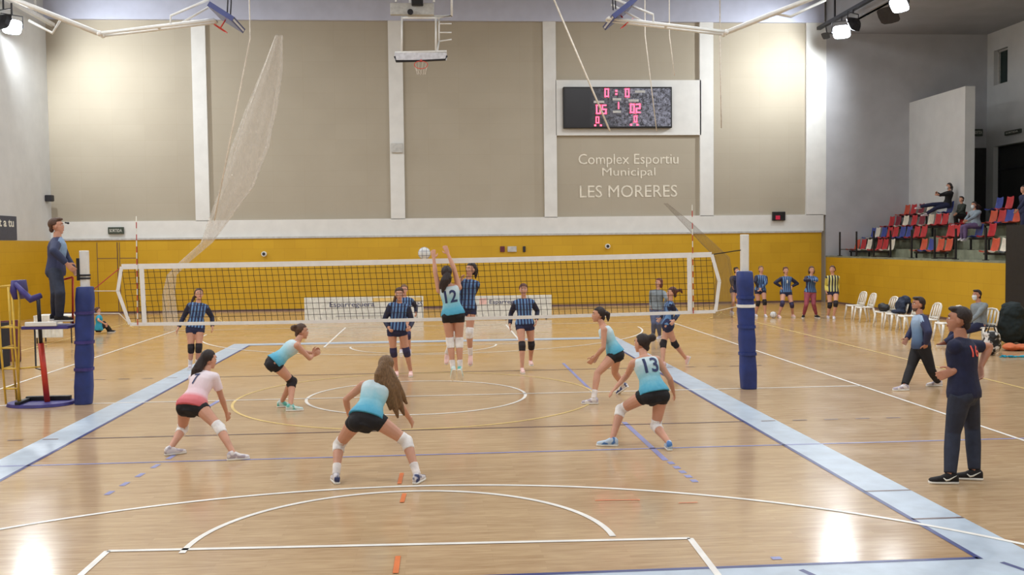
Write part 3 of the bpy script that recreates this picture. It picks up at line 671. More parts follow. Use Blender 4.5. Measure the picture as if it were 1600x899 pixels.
B = onZ(28, 566); board('advertising_board', (B[0] - .32, B[1] - .35), (B[0] + .05, B[1] + .05), .92, 'narrow maroon advertising panel beside the black board', 'board_maroon')
tb = empty('scorer_table', (-10.1, 10.9, 0), 'white draped scorer table seen behind the referee stand', 'table')
tx0, tx1 = onZ(55, 537)[0], onZ(112, 537)[0]
g = Geo(); g.box((tx0, 10.6, .7), (tx1, 11.3, .74)); part('tabletop', g, 'board_white', tb, bevel=.008)
for xx in (tx0 + .06, tx1 - .06):
    for yy in (10.66, 11.24): g = Geo(); g.tube([V(xx, yy, 0), V(xx, yy, .7)], .018, 8); part('leg', g, 'dark_metal', tb)
g = Geo(); tx2 = onZ(97, 537)[0]
N_ = 28; top = [(tx0 + .02 + (tx2 - tx0) * k / N_, 10.585 + .012 * math.sin(k * 1.7)) for k in range(N_ + 1)]
g.add([(x, y, .745) for x, y in top] + [(x, y, .16) for x, y in top] + [(x, y + .012, .745) for x, y in top] + [(x, y + .012, .16) for x, y in top],
      [(k, k + 1, k + N_ + 2, k + N_ + 1) for k in range(N_)] + [(k + 2 * N_ + 2, k + 3 * N_ + 3, k + 3 * N_ + 4, k + 2 * N_ + 3) for k in range(N_)])
o = part('table_skirt', g, 'board_white', tb, True)
g = Geo(); g.box((XR - .12, 8.5, 0), (XR + .3, 9.6, 2.85)); struct('wall_pillar', g, 'black')
# ------------------------------------------------------------------ stand rails
rp = [onX(x, 398, XR + .1)[1] for x in (1312, 1338, 1365, 1391, 1424, 1460, 1493, 1540)]
for k, yy in enumerate(rp):
    g = Geo(); g.box((XR + .08, yy - .025, 1.86), (XR + .13, yy + .025, 2.8)); g.box((XR + .03, yy - .06, 1.86), (XR + .18, yy + .06, 1.88))
    if k in (2, 5): g.box((XR + .09, rp[k + 1] + .07, 1.875), (XR + .12, yy, 1.915))
    if k in (0,): g.box((XR + .09, rp[1] + .07, 2.1), (XR + .12, yy, 2.13))
    o = part('rail_post', g, 'black', None); w = ['nearest the back wall', 'second from the back wall', 'third from the back wall', 'fourth from the back wall', 'fifth from the back wall', 'sixth from the back wall', 'seventh from the back wall', 'closest to the black pillar'][k]
    tag(o, 'black railing post on the yellow parapet, ' + w, 'railing post', 'railing posts along the stand')
# ------------------------------------------------------------------ stadium seats
def seat_mesh():
    g = Geo(); prof = [(-.40, .0, .40), (-.36, .015, .42), (-.2, -.02, .42), (-.04, -.01, .40), (.0, .05, .40), (.04, .2, .4), (.06, .36, .38), (.055, .39, .34)]
    n = len(prof); W_ = 7; vs = []
    for t_ in (0, .02):
        for x, z_, w in prof:
            for j in range(W_): s = j / (W_ - 1) * 2 - 1; vs.append((x - (t_ if z_ > .03 else 0) + .03 * 0, s * w / 2, z_ + .03 * s * s - (t_ if z_ <= .03 else 0)))
    fs = []; K = n * W_
    for r in range(n - 1):
        for j in range(W_ - 1): a = r * W_ + j; fs.append((a, a + 1, a + W_ + 1, a + W_)); fs.append((a + K, a + K + W_, a + K + W_ + 1, a + K + 1))
    for r in range(n - 1):
        for j in (0, W_ - 1): a = r * W_ + j; fs.append((a, a + W_, a + W_ + K, a + K))
    for j in range(W_ - 1):
        for r in (0, n - 1): a = r * W_ + j; fs.append((a, a + 1, a + 1 + K, a + K))
    g.add(vs, fs); return g.mesh('seat_shell')
SEATS = {1: [(1335, 'orange'), (1345, 'red'), (1354, 'white'), (1370, 'red'), (1379, 'red'), (1389, 'white'), (1439, 'orange'), (1451, 'blue'), (1465, 'orange'), (1478, 'orange'), (1550, 'orange'), (1565, 'white'), (1581, 'grey'), (1597, 'red')],
         2: [(1359, 'blue'), (1367, 'white'), (1377, 'blue'), (1386, 'red'), (1395, 'red'), (1406, 'blue'), (1416, 'blue'), (1428, 'red'), (1439, 'red'), (1480, 'red'), (1490, 'red'), (1525, 'blue'), (1545, 'red')],
         3: [(1389, 'red'), (1399, 'dark_red'), (1411, 'white'), (1424, 'red'), (1436, 'dark_red'), (1450, 'white'), (1461, 'red'), (1472, 'red'), (1500, 'red'), (1547, 'orange'), (1560, 'red'), (1572, 'blue'), (1584, 'orange')],
         4: [(1412, 'orange'), (1423, 'red'), (1435, 'dark_red'), (1448, 'white'), (1480, 'blue'), (1556, 'blue'), (1572, 'red')]}
RX = {1: 17.05, 2: 17.72, 3: 18.42, 4: 19.1}; RZ = {1: 1.66, 2: 2.12, 3: 2.56, 4: 3.02}
ORD = 'first second third fourth fifth sixth seventh eighth ninth tenth eleventh twelfth thirteenth fourteenth'.split()
shell = seat_mesh(); shells = {}
for row, lst in SEATS.items():
    ys_ = []
    for k, (px, c) in enumerate(lst):
        yy = min(onX(px, 350, RX[row] - .1)[1], YB - .45); ys_.append(yy)
        if c not in shells: shells[c] = shell.copy(); shells[c].materials.append(M('seat_' + c)); shells[c].polygons.foreach_set('use_smooth', [True] * len(shell.polygons))
        o = bpy.data.objects.new('stadium_seat', shells[c]); COL.objects.link(o); o.location = (RX[row], yy, RZ[row] + .43)
        tag(o, '%s stadium seat, %s from the back wall in the %s row of the stand' % (c.replace('_', ' '), ORD[k], ('front', 'second', 'third', 'top')[row - 1]), 'seat', 'plastic seats on the spectator stand')
    runs = []; 
    for y_ in ys_:
        if runs and abs(runs[-1][-1] - y_) < 1.3: runs[-1].append(y_)
        else: runs.append([y_])
    for j, r in enumerate(runs):
        g = Geo(); y0, y1 = min(r) - .25, max(r) + .25; x = RX[row] - .18; z0 = RZ[row]
        g.box((x - .04, y0, z0 + .33), (x + .04, y1, z0 + .39)); m_ = max(1, int((y1 - y0) / 1.6))
        for q_ in range(m_ + 1): yy = y0 + .1 + (y1 - y0 - .2) * q_ / m_; g.box((x - .025, yy - .025, z0), (x + .025, yy + .025, z0 + .33)); g.box((x - .1, yy - .04, z0), (x + .1, yy + .04, z0 + .012))
        tag(part('seat_beam', g, 'black'), 'black steel beam carrying the %s run of seats in the %s row' % (ORD[j], ('front', 'second', 'third', 'top')[row - 1]), 'seat beam')
# ------------------------------------------------------------------ white garden chairs, bags, balls
def make_chair():
    e = empty('plastic_chair', (0, 0, 0), 'x', 'chair', 'white plastic chairs by the right sideline')
    # faces -X ; seat z .44
    g = Geo(); pr = [(-.22, .425, .2), (-.2, .445, .215), (-.05, .435, .21), (.12, .43, .2), (.2, .445, .19)]
    vs = []; W_ = 7
    for t_ in (0, -.02):
        for x, zz, w in pr:
            for j in range(W_): s = j / 3 - 1; vs.append((x, s * w, zz + .012 * s * s + t_))
    K = len(pr) * W_; fs = []
    for r in range(len(pr) - 1):
        for j in range(W_ - 1): a = r * W_ + j; fs += [(a, a + W_, a + W_ + 1, a + 1), (a + K, a + K + 1, a + K + W_ + 1, a + K + W_)]
        for j in (0, W_ - 1): a = r * W_ + j; fs.append((a, a + K, a + W_ + K, a + W_))
    for j in range(W_ - 1):
        for r in (0, len(pr) - 1): a = r * W_ + j; fs.append((a, a + 1, a + 1 + K, a + K))
    g.add(vs, fs); link('seat', g.mesh('seat'), 'plastic_white', e, None, True)
    g = Geo()
    arc = [V(.18, -.2, .44), V(.235, -.205, .62), V(.28, -.19, .78), V(.3, -.12, .84), V(.305, 0, .855), V(.3, .12, .84), V(.28, .19, .78), V(.235, .205, .62), V(.18, .2, .44)]
    g.tube(arc, .022, 8)
    for y in (-.1, 0, .1): g.obox(V(.245, y, .64), V(.0075, 0, 0), V(0, .028, 0), V(.058, 0, .2))
    g.tube([V(.2, -.19, .5), V(.2, .19, .5)], .018, 6); link('backrest', g.mesh('backrest'), 'plastic_white', e, None, True)
    for sx, sy in ((-1, -1), (-1, 1), (1, -1), (1, 1)):
        g = Geo(); t0 = V(sx * .19, sy * .18, .43); b0 = V(sx * .25 + (.02 if sx > 0 else 0), sy * .225, 0)
        g.loft([(b0, V(1, 0, 0), V(0, 1, 0), .018, .018), (t0, V(1, 0, 0), V(0, 1, 0), .03, .03)], 8, True, 4); link('leg', g.mesh('leg'), 'plastic_white', e, None, True)
    return e
chair0 = make_chair(); used = False
def place_chair(x, y, rz, label):
    global used
    if not used: e = chair0; used = True
    else:
        e = chair0.copy(); COL.objects.link(e)
        for ch in chair0.children: c_ = ch.copy(); COL.objects.link(c_); c_.parent = e
    e.location = (x, y, 0); e.rotation_euler = (0, 0, rz); e['label'] = label; return e
for x, y, rz, lb in ((13.35, 13.75, .1, 'white plastic chair closest to the row of waiting players, farther of the pair'), (13.25, 12.85, .0, 'white plastic chair, nearer of the empty pair beside the waiting players'),
        (13.0, 10.9, .1, 'white plastic chair with a black bag on its seat'), (12.95, 10.15, .0, 'white plastic chair with a dark jacket over its back'), (12.9, 9.3, 0, 'white plastic chair between the dark jacket and the walking coach'),
        (12.75, 8.0, .05, 'white plastic chair hidden behind the walking coach'), (12.7, 6.9, 0, 'white plastic chair between the two coaches'), (12.95, 5.75, .35, 'white plastic chair the masked man sits on')):
    place_chair(x, y, rz, lb)
def blob(name, balls, m, label, cat, voxel=.02, base=None):
    g = Geo()
    for c, r in balls:
        c = V(*c); r = V(*r); g.ball(c, V(r[0], 0, 0), V(0, r[1], 0), V(0, 0, r[2]), 16, 10)
    me = remesh(g, voxel, 3)
    for v in me.vertices: v.co += v.normal * (noise.noise(v.co * 7) * .05 + noise.noise(v.co * 19) * .015) * min(1, max(max(r) for c, r in balls) * 3)
    b = V(*min((c for c, r in balls), key=lambda c: c[2])); b[2] = min(c[2] - r[2] for c, r in balls)
    for v in me.vertices: v.co.z = max(v.co.z, b[2]); v.co -= Vector(b)
    me.materials.clear(); o = link(name, me, m, None, tuple(b), True); return tag(o, label, cat)
blob('sports_bag', [((12.95, 10.9, .55), (.16, .2, .11)), ((12.95, 11.0, .58), (.13, .13, .1))], 'black', 'small black bag lying on a white plastic chair', 'bag')
mat('jacket_dark', (34, 44, 66), .8, bump=.3)
blob('jacket', [((13.2, 10.15, .8), (.12, .3, .12)), ((13.08, 10.15, .62), (.09, .27, .2)), ((13.0, 10.05, .5), (.2, .2, .06)), ((13.3, 10.15, .62), (.06, .26, .2))], 'jacket_dark', 'dark navy jacket hung over the back of a white chair', 'jacket')
b = onZ(1584, 540); mat('coat_green', (26, 38, 40), .85, bump=.3)
blob('coat', [((b[0] + .1, b[1] + .3, .42), (.34, .35, .42)), ((b[0] + .1, b[1] + .25, .75), (.28, .28, .25)), ((b[0] + .35, b[1] + .3, .35), (.2, .3, .35))], 'coat_green', 'dark coat heaped over a chair beside the black pillar', 'coat', .025)
b = onZ(1553, 556); 
bag = blob('sports_bag', [((b[0], b[1] + .1, .24), (.2, .22, .24)), ((b[0], b[1] + .1, .42), (.17, .2, .12))], 'black', 'black sports bag with white blotches on the floor behind the near coach', 'bag')
m = MATS['black'].copy(); m.name = 'bag_pattern'; MATS['bag_pattern'] = m; t = NT(m); t.l(t.ramp([(.46, (20, 20, 22)), (.5, (20, 20, 22)), (.56, (214, 210, 206))], t.noise(9, t.coord(), 3)), t.b.inputs['Base Color']); bag.data.materials[0] = m
g = Geo()
for s in (-.06, .06): g.tube([b + V(-.12, s + .1, .5), b + V(-.08, s + .1, .62), b + V(.08, s + .1, .62), b + V(.12, s + .1, .5)], .014, 6)
part('handle', g, 'black', bag, True)
b = onZ(1536, 556); blob('white_towel', [((b[0] + .35, b[1] + .9, .07), (.25, .2, .07)), ((b[0] + .1, b[1] + .95, .06), (.2, .15, .06))], 'plastic_white', 'white towel crumpled behind the patterned sports bag', 'towel')
b = onZ(1586, 549); blob('orange_shirt', [((b[0], b[1] + .1, .08), (.22, .2, .08)), ((b[0] + .2, b[1] + .1, .07), (.18, .18, .07))], 'orange_cloth', 'orange garment on the floor by the black pillar', 'garment')
b = onZ(1590, 559); blob('teal_cord', [((b[0], b[1], .02), (.3, .03, .02)), ((b[0] - .25, b[1] + .04, .02), (.15, .02, .02))], 'teal_cloth', 'teal strap lying on the floor near the orange garment', 'strap', .008)
def volleyball(p, r, label):
    g = Geo(); g.ball(p, r); e = empty('volleyball', V(*p) - V(0, 0, r), label, 'ball'); part('ball_shell', g, 'ball_white', e, True)
    g = Geo()
    for ax in range(3):
        for off in (-.35, .35):
            rr = r * math.sqrt(1 - off * off) * 1.004; cc = V(0, 0, 0); cc[ax] = off * r; i, j = (ax + 1) % 3, (ax + 2) % 3; pts = []
            for a in np.linspace(0, 2 * math.pi, 33): q_ = cc.copy(); q_[i] = rr * math.cos(a); q_[j] = rr * math.sin(a); pts.append(V(*p) + q_)
            g.tube(pts, .0022, 4)
    part('seam', g, 'text_slate', e)
volleyball(onY(663, 396, .35), .105, 'white volleyball in the air just above the net')
p = onZ(1197, 496); volleyball(V(p[0] + .12, p[1] - .35, .105), .105, 'white volleyball on the floor at the feet of a waiting player')
# ================================================================== PEOPLE
def attr_mat(name, fn, rough=.7):
    m = mat(name, None, rough); t = NT(m); a = t.n('ShaderNodeAttribute'); a.attribute_name = 'gar'; s = t.n('ShaderNodeSeparateXYZ'); t.l(a.outputs['Vector'], s.inputs[0])
    b = t.n('ShaderNodeAttribute'); b.attribute_name = 'sleeve'
    col = fn(t, s.outputs[0], s.outputs[1], s.outputs[2], b.outputs['Fac']); t.l(col, t.b.inputs['Base Color'])
    t.bump(t.noise(14, t.coord(), 3), .35, .02); return m
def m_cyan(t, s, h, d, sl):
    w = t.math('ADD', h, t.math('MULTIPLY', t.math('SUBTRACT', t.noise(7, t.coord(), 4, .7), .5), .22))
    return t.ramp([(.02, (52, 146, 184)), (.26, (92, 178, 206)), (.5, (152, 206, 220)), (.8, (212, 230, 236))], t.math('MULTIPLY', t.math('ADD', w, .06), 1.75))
def m_pink(t, s, h, d, sl):
    return t.ramp([(.0, (214, 96, 104)), (.24, (226, 128, 134)), (.34, (240, 208, 216)), (.8, (246, 232, 238))], t.math('MULTIPLY', t.math('ADD', h, .08), 1.6))
def stripes(dark, light, sleeve, period=.062):
    def fn(t, s, h, d, sl):
        p = t.math('PINGPONG', t.math('ADD', s, .015), period / 2); k = t.math('GREATER_THAN', p, period * .24)
        c = t.mix(k, light, dark); hem = t.math('LESS_THAN', h, -.02); c = t.mix(hem, c, dark)
        return t.mix(sl, c, sleeve)
    return fn
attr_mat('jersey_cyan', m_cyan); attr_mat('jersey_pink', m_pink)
attr_mat('jersey_navy_stripe', stripes((36, 44, 86), (98, 138, 184), (32, 34, 60)))
attr_mat('jersey_yellow_stripe', stripes((38, 38, 50), (206, 200, 130), (208, 190, 84), .085))
def m_jacket(t, s, h, d, sl):
    f = t.ramp([(.0, (58, 76, 108)), (.5, (118, 152, 192)), (1, (176, 198, 222))], t.math('MULTIPLY', h, 2.0)); k = t.math('GREATER_THAN', d, .03)
    return t.mix(sl, t.mix(k, (38, 44, 82), f), (38, 44, 82))
attr_mat('jacket_coach', m_jacket)
def m_ref(t, s, h, d, sl):
    f = t.ramp([(.0, (50, 52, 84)), (.3, (60, 66, 104)), (.6, (136, 164, 196))], t.math('MULTIPLY', h, 2.0)); k = t.math('GREATER_THAN', d, .03)
    return t.mix(sl, t.mix(k, (48, 54, 88), f), (46, 54, 86))
attr_mat('jacket_ref', m_ref)
def cloth(name, c, vary=.08): return mat(name, c, .8, 0, vary, 12, bump=.35)
for n_, c_ in dict(cloth_black=(26, 24, 28), cloth_navy=(36, 40, 72), cloth_grey=(128, 136, 140), cloth_navy_tee=(26, 31, 62), denim_dark=(44, 50, 68), denim_grey=(86, 92, 118), cloth_purple=(104, 84, 122), cloth_teal=(46, 150, 176),
                   cloth_greyblue=(142, 156, 168), leggings_red=(150, 70, 82), cloth_darkgreen=(46, 54, 48), pad_white=(240, 234, 232), pad_black=(34, 28, 32), pad_navy=(54, 48, 80), sock_white=(236, 228, 224), shoe_white=(234, 228, 228), shoe_navy=(66, 84, 134),
                   shoe_blue=(76, 126, 186), shoe_teal=(120, 196, 184), shoe_black=(32, 30, 32), shoe_pink=(236, 196, 188), shoe_brown=(112, 64, 48), mask_white=(226, 232, 236), mask_black=(40, 40, 44), beard=(104, 78, 66)).items(): cloth(n_, c_)
mat('skin', (208, 154, 128), .55, 0, .04, 6); mat('skin_tan', (190, 134, 108), .55, 0, .04, 6); mat('lip', (176, 92, 88), .5); mat('eye_white', (232, 228, 222), .3); mat('iris', (56, 40, 32), .3)
def hair_mat(name, dk, lt):
    m = mat(name, None, .55); t = NT(m); t.l(t.ramp([(.3, dk), (.7, lt)], t.noise(9, t.coord('Object', (14, 14, 1.4)), 4, .7)), t.b.inputs['Base Color']); t.bump(t.noise(16, t.coord('Object', (14, 14, 1)), 3), .6, .02)
def shoe_mat(name, c, c2):
    m = mat(name + '_pattern', None, .55); t = NT(m); t.l(t.ramp([(.44, c), (.52, c2)], t.noise(13, t.coord(), 1)), t.b.inputs['Base Color']); MATS[name] = m
shoe_mat('shoe_blue', (76, 126, 190), (196, 214, 232)); shoe_mat('shoe_navy', (58, 68, 112), (226, 222, 226)); shoe_mat('shoe_teal', (104, 190, 178), (216, 232, 226)); shoe_mat('shoe_white', (238, 232, 232), (186, 176, 190))
hair_mat('hair_dark', (28, 20, 20), (58, 42, 38)); hair_mat('hair_brown', (58, 38, 28), (108, 74, 52)); hair_mat('hair_light', (76, 52, 34), (160, 124, 84)); hair_mat('hair_red', (96, 44, 36), (140, 74, 58)); hair_mat('hair_auburn', (70, 36, 28), (112, 62, 46))
FEM = [(-.11, .085, .08), (-.06, .15, .112), (0, .172, .122), (.06, .162, .11), (.13, .137, .095), (.2, .124, .088), (.28, .136, .098), (.35, .15, .11), (.42, .158, .095), (.46, .125, .072), (.5, .058, .055)]
MAL = [(-.11, .085, .08), (-.06, .145, .11), (0, .163, .118), (.06, .16, .112), (.13, .154, .107), (.2, .154, .107), (.28, .166, .115), (.36, .182, .12), (.42, .186, .105), (.46, .15, .08), (.5, .068, .06)]
REP = []
def fax(phi): a = math.radians(phi); return V(math.sin(a), math.cos(a), 0), V(math.cos(a), -math.sin(a), 0)
def sph(px, py, c, L, s):
    """point on the pixel's ray at distance L from c: s>0 far side, s<0 near side"""
    d = ray(px, py); m_ = c - CAMP; tt = m_ @ d; perp = m_ - d * tt; h2 = L * L - perp @ perp
    if h2 <= 0: q = CAMP + d * tt; return c + nrm(q - c) * L
    return c + nrm(CAMP + d * (tt + s * math.sqrt(h2)) - c) * L
def ik(a, c, l1, l2, hint, bias):
    D = np.linalg.norm(c - a)
    if D > (l1 + l2) * .995: k = D / (l1 + l2) * 1.006; l1 *= k; l2 *= k
    x = (l1 * l1 - l2 * l2 + D * D) / (2 * D); r = math.sqrt(max(0, l1 * l1 - x * x)); ax = nrm(c - a)
    u = nrm(np.cross(ax, V(0, 0, 1)) if abs(ax[2]) < .95 else np.cross(ax, V(1, 0, 0))); v = np.cross(ax, u); best = None
    for i in range(72):
        an = 2 * math.pi * i / 72; w = u * math.cos(an) + v * math.sin(an); p = a + ax * x + w * r
        cost = (np.linalg.norm(scr(p) - hint) if hint is not None else 0) - 6 * (w @ bias) * min(1, r / .05)
        if best is None or cost < best[0]: best = (cost, p)
    return best[1]
def limb(g, a, b, prof, n=12):
    g.tube([a + (b - a) * t for t, r in prof], [r for t, r in prof], n); g.ball(a, prof[0][1]); g.ball(b, prof[-1][1])
def hand(g, w, d, n, side, k, curl=.5):
    d = nrm(d); n = nrm(n - d * (n @ d)); th = np.cross(d, n) * side
    g.loft([(w - d * .01, th, n, .026 * k, .02 * k), (w + d * .03 * k, th, n, .034 * k, .017 * k), (w + d * .085 * k, th, n, .041 * k, .014 * k), (w + d * .095 * k, th, n, .038 * k, .012 * k)], 12)
    for i, (o_, L_) in enumerate(((.031, .07), (.011, .078), (-.01, .072), (-.03, .057))):
        p = w + d * .085 * k + th * o_ * k; a0 = curl * .5; q = [p]; dr = d + th * o_ * 2.2
        for s_ in (.42, .32, .26): dd = nrm(dr * math.cos(a0) + n * math.sin(a0)); q.append(q[-1] + dd * L_ * s_ * k); a0 += curl * .75
        g.tube(q, [.0098 * k, .0094 * k, .009 * k, .008 * k], 8)
    p = w + d * .025 * k + th * .026 * k; q1 = p + nrm(d * .6 + th * .8 + n * .25) * .035 * k; q2 = q1 + nrm(d * .9 + th * .35 + n * .3) * .032 * k; q3 = q2 + nrm(d + n * .35) * .024 * k
    g.tube([p, q1, q2, q3], [.013 * k, .0115 * k, .0105 * k, .009 * k], 8)
def person(label, H, pel, neck, head, phi, L, R, LL, RL, top=('tank', 'jersey_cyan'), bottom=('shorts', 'cloth_black'), hair=('short', 'hair_dark'), shoes='shoe_white', socks=None, pads=None,
           male=False, skin='skin', number=None, mask=None, beard=False, group=None, pitch=0, curl=(.5, .5), pn=(None, None), toes=(None, None), hdir=(None, None), tpitch=0, collar=None, sole='plastic_white', seated=False, bend=0, far=False):
    k = H / 1.7; P = MAL if male else FEM; fP, rP = fax(phi[0]); fC, rC = fax(phi[1]); fH, rH = fax(phi[2])
    if pel[2] is None: yy_ = [onZ(A[1][1], A[1][2])[1] if A[1][0] == 'g' else A[1][3] for A in (LL, RL)]; pel = (pel[0], pel[1], sum(yy_) / 2 + .02)
    pv = onY(*pel); nk = sph(neck[0], neck[1], pv, .50 * k, neck[2]); up = nrm(nk - pv)
    hd = sph(head[0], head[1], nk, .175 * k, head[2]); sw = (.178 if male else .158) * k
    rC2 = nrm(rC - up * (rC @ up)); fC2 = np.cross(up, rC2); rP2 = nrm(rP - up * (rP @ up))
    sh = {s: nk - up * .065 * k + rC2 * sw * s - up * .01 for s in (1, -1)}
    hips = {s: pv + rP * .092 * k * s - up * .0 for s in (1, -1)}
    J = {}; wr = {}
    for s, A in ((-1, L), (1, R)):
        (ex, ey), (wx, wy, dy) = A; w = onY(wx, wy, sh[s][1] + dy); D = np.linalg.norm(w - sh[s]); mx = .525 * k
        if D > mx: REP.append((label[:30], 'arm', s, round(D / mx, 2))); w = sh[s] + (w - sh[s]) * mx / D if D > mx * 1.1 else w
        wr[s] = w; J[s] = ik(sh[s], w, .28 * k, .25 * k, V(ex, ey), -fC * .3 - V(0, 0, .3) + rC * s * .4)
    an = {}; kn = {}; tf = {}
    for s, A in ((-1, LL), (1, RL)):
        (kx, ky), ft = A
        if ft[0] == 'g': a = onZ(ft[1], ft[2], 0.0); a = a + V(0, .02, .085 * k)
        else: a = onY(ft[1], ft[2], ft[3])
        D = np.linalg.norm(a - hips[s]); REP.append((label[:30], 'leg', s, round(D / (.83 * k), 2))) if D > .86 * k or D < .4 * k else None
        an[s] = a; kn[s] = ik(hips[s], a, .42 * k, .41 * k, V(kx, ky), fP * .8)
        ty = toes[0 if s < 0 else 1]; f_, r_ = fax(phi[0] if ty is None else ty); tp = math.radians(tpitch if not isinstance(tpitch, tuple) else tpitch[0 if s < 0 else 1]); tf[s] = (nrm(f_ * math.cos(tp) - V(0, 0, 1) * math.sin(tp)), r_)
    base = V(pv[0], pv[1], min(an[-1][2], an[1][2]) - .085 * k); base[2] = max(0, base[2])
    def sec(t):
        u = min(1, max(0, t / .42)); r_ = nrm(rP2 * (1 - u) + rC2 * u); return pv + up * t * k - fC2 * (bend * math.sin(math.pi * min(1, max(0, t / .5)))), r_, np.cross(up, r_)
    def torso(g, off=0, t0=-.2, t1=.6, grow=0, n=20):
        rr = []
        for t, rx, ry in P:
            if t0 <= t <= t1: c, r_, f_ = sec(t); e_ = off + grow * max(0, (.2 - t)); rr.append((c, r_, f_, rx * k + e_, ry * k + e_))
        if rr and t0 < P[0][0] - .001 and t0 > -.19: c, r_, f_ = sec(t0); rr.insert(0, (c, r_, f_, rr[0][3], rr[0][4]))
        g.loft(rr, n, True, 2.3)
    m1 = 1.12 if male else 1
    UA = [(0, .05 * k * m1), (.3, .047 * k * m1), (.7, .04 * k * m1), (1, .036 * k * m1)]; FA = [(0, .037 * k * m1), (.25, .039 * k * m1), (.7, .029 * k * m1), (1, .024 * k * m1)]
    TH = [(0, .09 * k), (.25, .088 * k), (.6, .072 * k), (1, .055 * k)]; SK = [(0, .053 * k), (.3, .056 * k), (.6, .044 * k), (1, .034 * k)]
    g = Geo(); torso(g)
    g.tube([nk - up * .05 * k, nk + (hd - nk) * .55], [.056 * k * m1, .048 * k * m1], 14)
    for s in (1, -1):
        limb(g, sh[s], J[s], UA); limb(g, J[s], wr[s], FA); g.ball(sh[s] - up * .005, .053 * k * m1)
        g.tube([nk - up * .045 * k, sh[s]], [.055 * k, .05 * k], 12)
        limb(g, hips[s], kn[s], TH); limb(g, kn[s], an[s], SK); g.ball(hips[s] - fP * .04 * k - V(0, 0, .025), .088 * k)
        f_, r_ = tf[s]; u_ = np.cross(r_, f_); a = an[s] - u_ * .03 * k
        g.loft([(a - f_ * .05 * k, r_, u_, .026 * k, .03 * k), (a, r_, u_, .032 * k, .036 * k), (a + f_ * .08 * k - u_ * .015 * k, r_, u_, .038 * k, .026 * k), (a + f_ * .16 * k - u_ * .028 * k, r_, u_, .03 * k, .014 * k)], 12)
        i = 0 if s < 0 else 1; hdd = hdir[i] if hdir[i] is not None else (wr[s] - J[s]); nn = pn[i] if pn[i] is not None else (-rC * s + fC * .2)
        hand(g, wr[s], V(*hdd), V(*nn), s, k * (1.08 if male else 1), curl[i])
    # head
    pt = math.radians(pitch); hf = nrm(fH * math.cos(pt) - V(0, 0, 1) * math.sin(pt)); hr = rH; hu = np.cross(hr, hf); q = k
    lc = lambda x, y, z: hd + hr * x * q + hf * y * q + hu * z * q
    g.ball(lc(0, -.012, .028), hr * .074 * q, hf * .093 * q, hu * .086 * q, 18, 12); g.loft([(lc(0, .015, .0), hr, hf, .066 * q, .078 * q), (lc(0, .025, -.05), hr, hf, .056 * q, .066 * q), (lc(0, .038, -.09), hr, hf, .036 * q, .045 * q), (lc(0, .045, -.108), hr, hf, .018 * q, .025 * q)], 16)
    g.loft([(lc(0, .082, .025), hr, hu, .009 * q, .012 * q), (lc(0, .098, 0), hr, hu, .012 * q, .016 * q), (lc(0, .104, -.018), hr, hu, .016 * q, .011 * q), (lc(0, .085, -.028), hr, hu, .012 * q, .008 * q)], 8)
    for s in (1, -1): g.ball(lc(.074 * s, -.005, -.005), hr * .01 * q, hf * .02 * q, hu * .031 * q, 10, 8)
    g.ball(lc(0, .082, -.055), hr * .024 * q, hf * .014 * q, hu * .011 * q, 10, 6); g.ball(lc(0, .07, -.098), hr * .02 * q, hf * .016 * q, hu * .014 * q, 10, 6); g.ball(lc(0, .072, .052), hr * .05 * q, hf * .014 * q, hu * .012 * q, 10, 6)
    vx = .011 if far else .0078
    me = remesh(g, vx, 2)
    def tobase(me_, b_=None):
        co = np.empty(len(me_.vertices) * 3); me_.vertices.foreach_get('co', co); co = co.reshape(-1, 3) - base; me_.vertices.foreach_set('co', co.ravel()); me_.update()
    tobase(me); me.materials.clear(); body = link('person', me, skin, None, tuple(base), True); tag(body, label, 'person', group)
    def child(name, g_, m_, voxel=None, smooth=2, lab=None, gar=False, parent=body):
        if voxel:
            me_ = remesh(g_, voxel, smooth)
            if gar:
                n_ = len(me_.vertices); co = np.empty(n_ * 3); me_.vertices.foreach_get('co', co); co = co.reshape(-1, 3); rel = co - pv; t_ = rel @ up; out = np.zeros((n_, 3)); sl = np.zeros(n_)
                out[:, 1] = t_ / k; uu = np.clip(t_ / k / .42, 0, 1)[:, None]; r_ = rP2 * (1 - uu) + rC2 * uu; r_ /= np.linalg.norm(r_, axis=1)[:, None]; f_ = np.cross(up, r_); out[:, 0] = (rel * r_).sum(1) / k; out[:, 2] = (rel * f_).sum(1) / k
                for s in (1, -1):
                    for a_, b_ in ((sh[s] + (J[s] - sh[s]) * .12, J[s]), (J[s], wr[s])):
                        ab = b_ - a_; tt = np.clip(((co - a_) @ ab) / (ab @ ab), 0, 1)[:, None]; dist = np.linalg.norm(co - a_ - ab * tt, axis=1); dt = np.maximum(np.abs(out[:, 0]) * k - .13 * k, 0) ; sl = np.maximum(sl, ((dist < .075 * k) & (dt > .005)).astype(float))
                at = me_.attributes.new('gar', 'FLOAT_VECTOR', 'POINT'); at.data.foreach_set('vector', out.ravel()); at = me_.attributes.new('sleeve', 'FLOAT', 'POINT'); at.data.foreach_set('value', sl)
            tobase(me_); me_.materials.clear(); o = link(name, me_, m_, parent, None, True)
        else: o = link(name, g_.mesh(name, base), m_, parent, None, True)
        if lab: o['label'] = lab
        return o
    # clothing
    kind, tm = top[0], top[1]; loose = {'tank': .012, 'short': .014, 'long': .016, 'jacket': .018}[kind]
    g = Geo(); torso(g, loose, -.03 if kind in ('tank', 'long') else -.08, .47 if kind == 'tank' else .505, .09 if kind in ('tank', 'short') else .05)
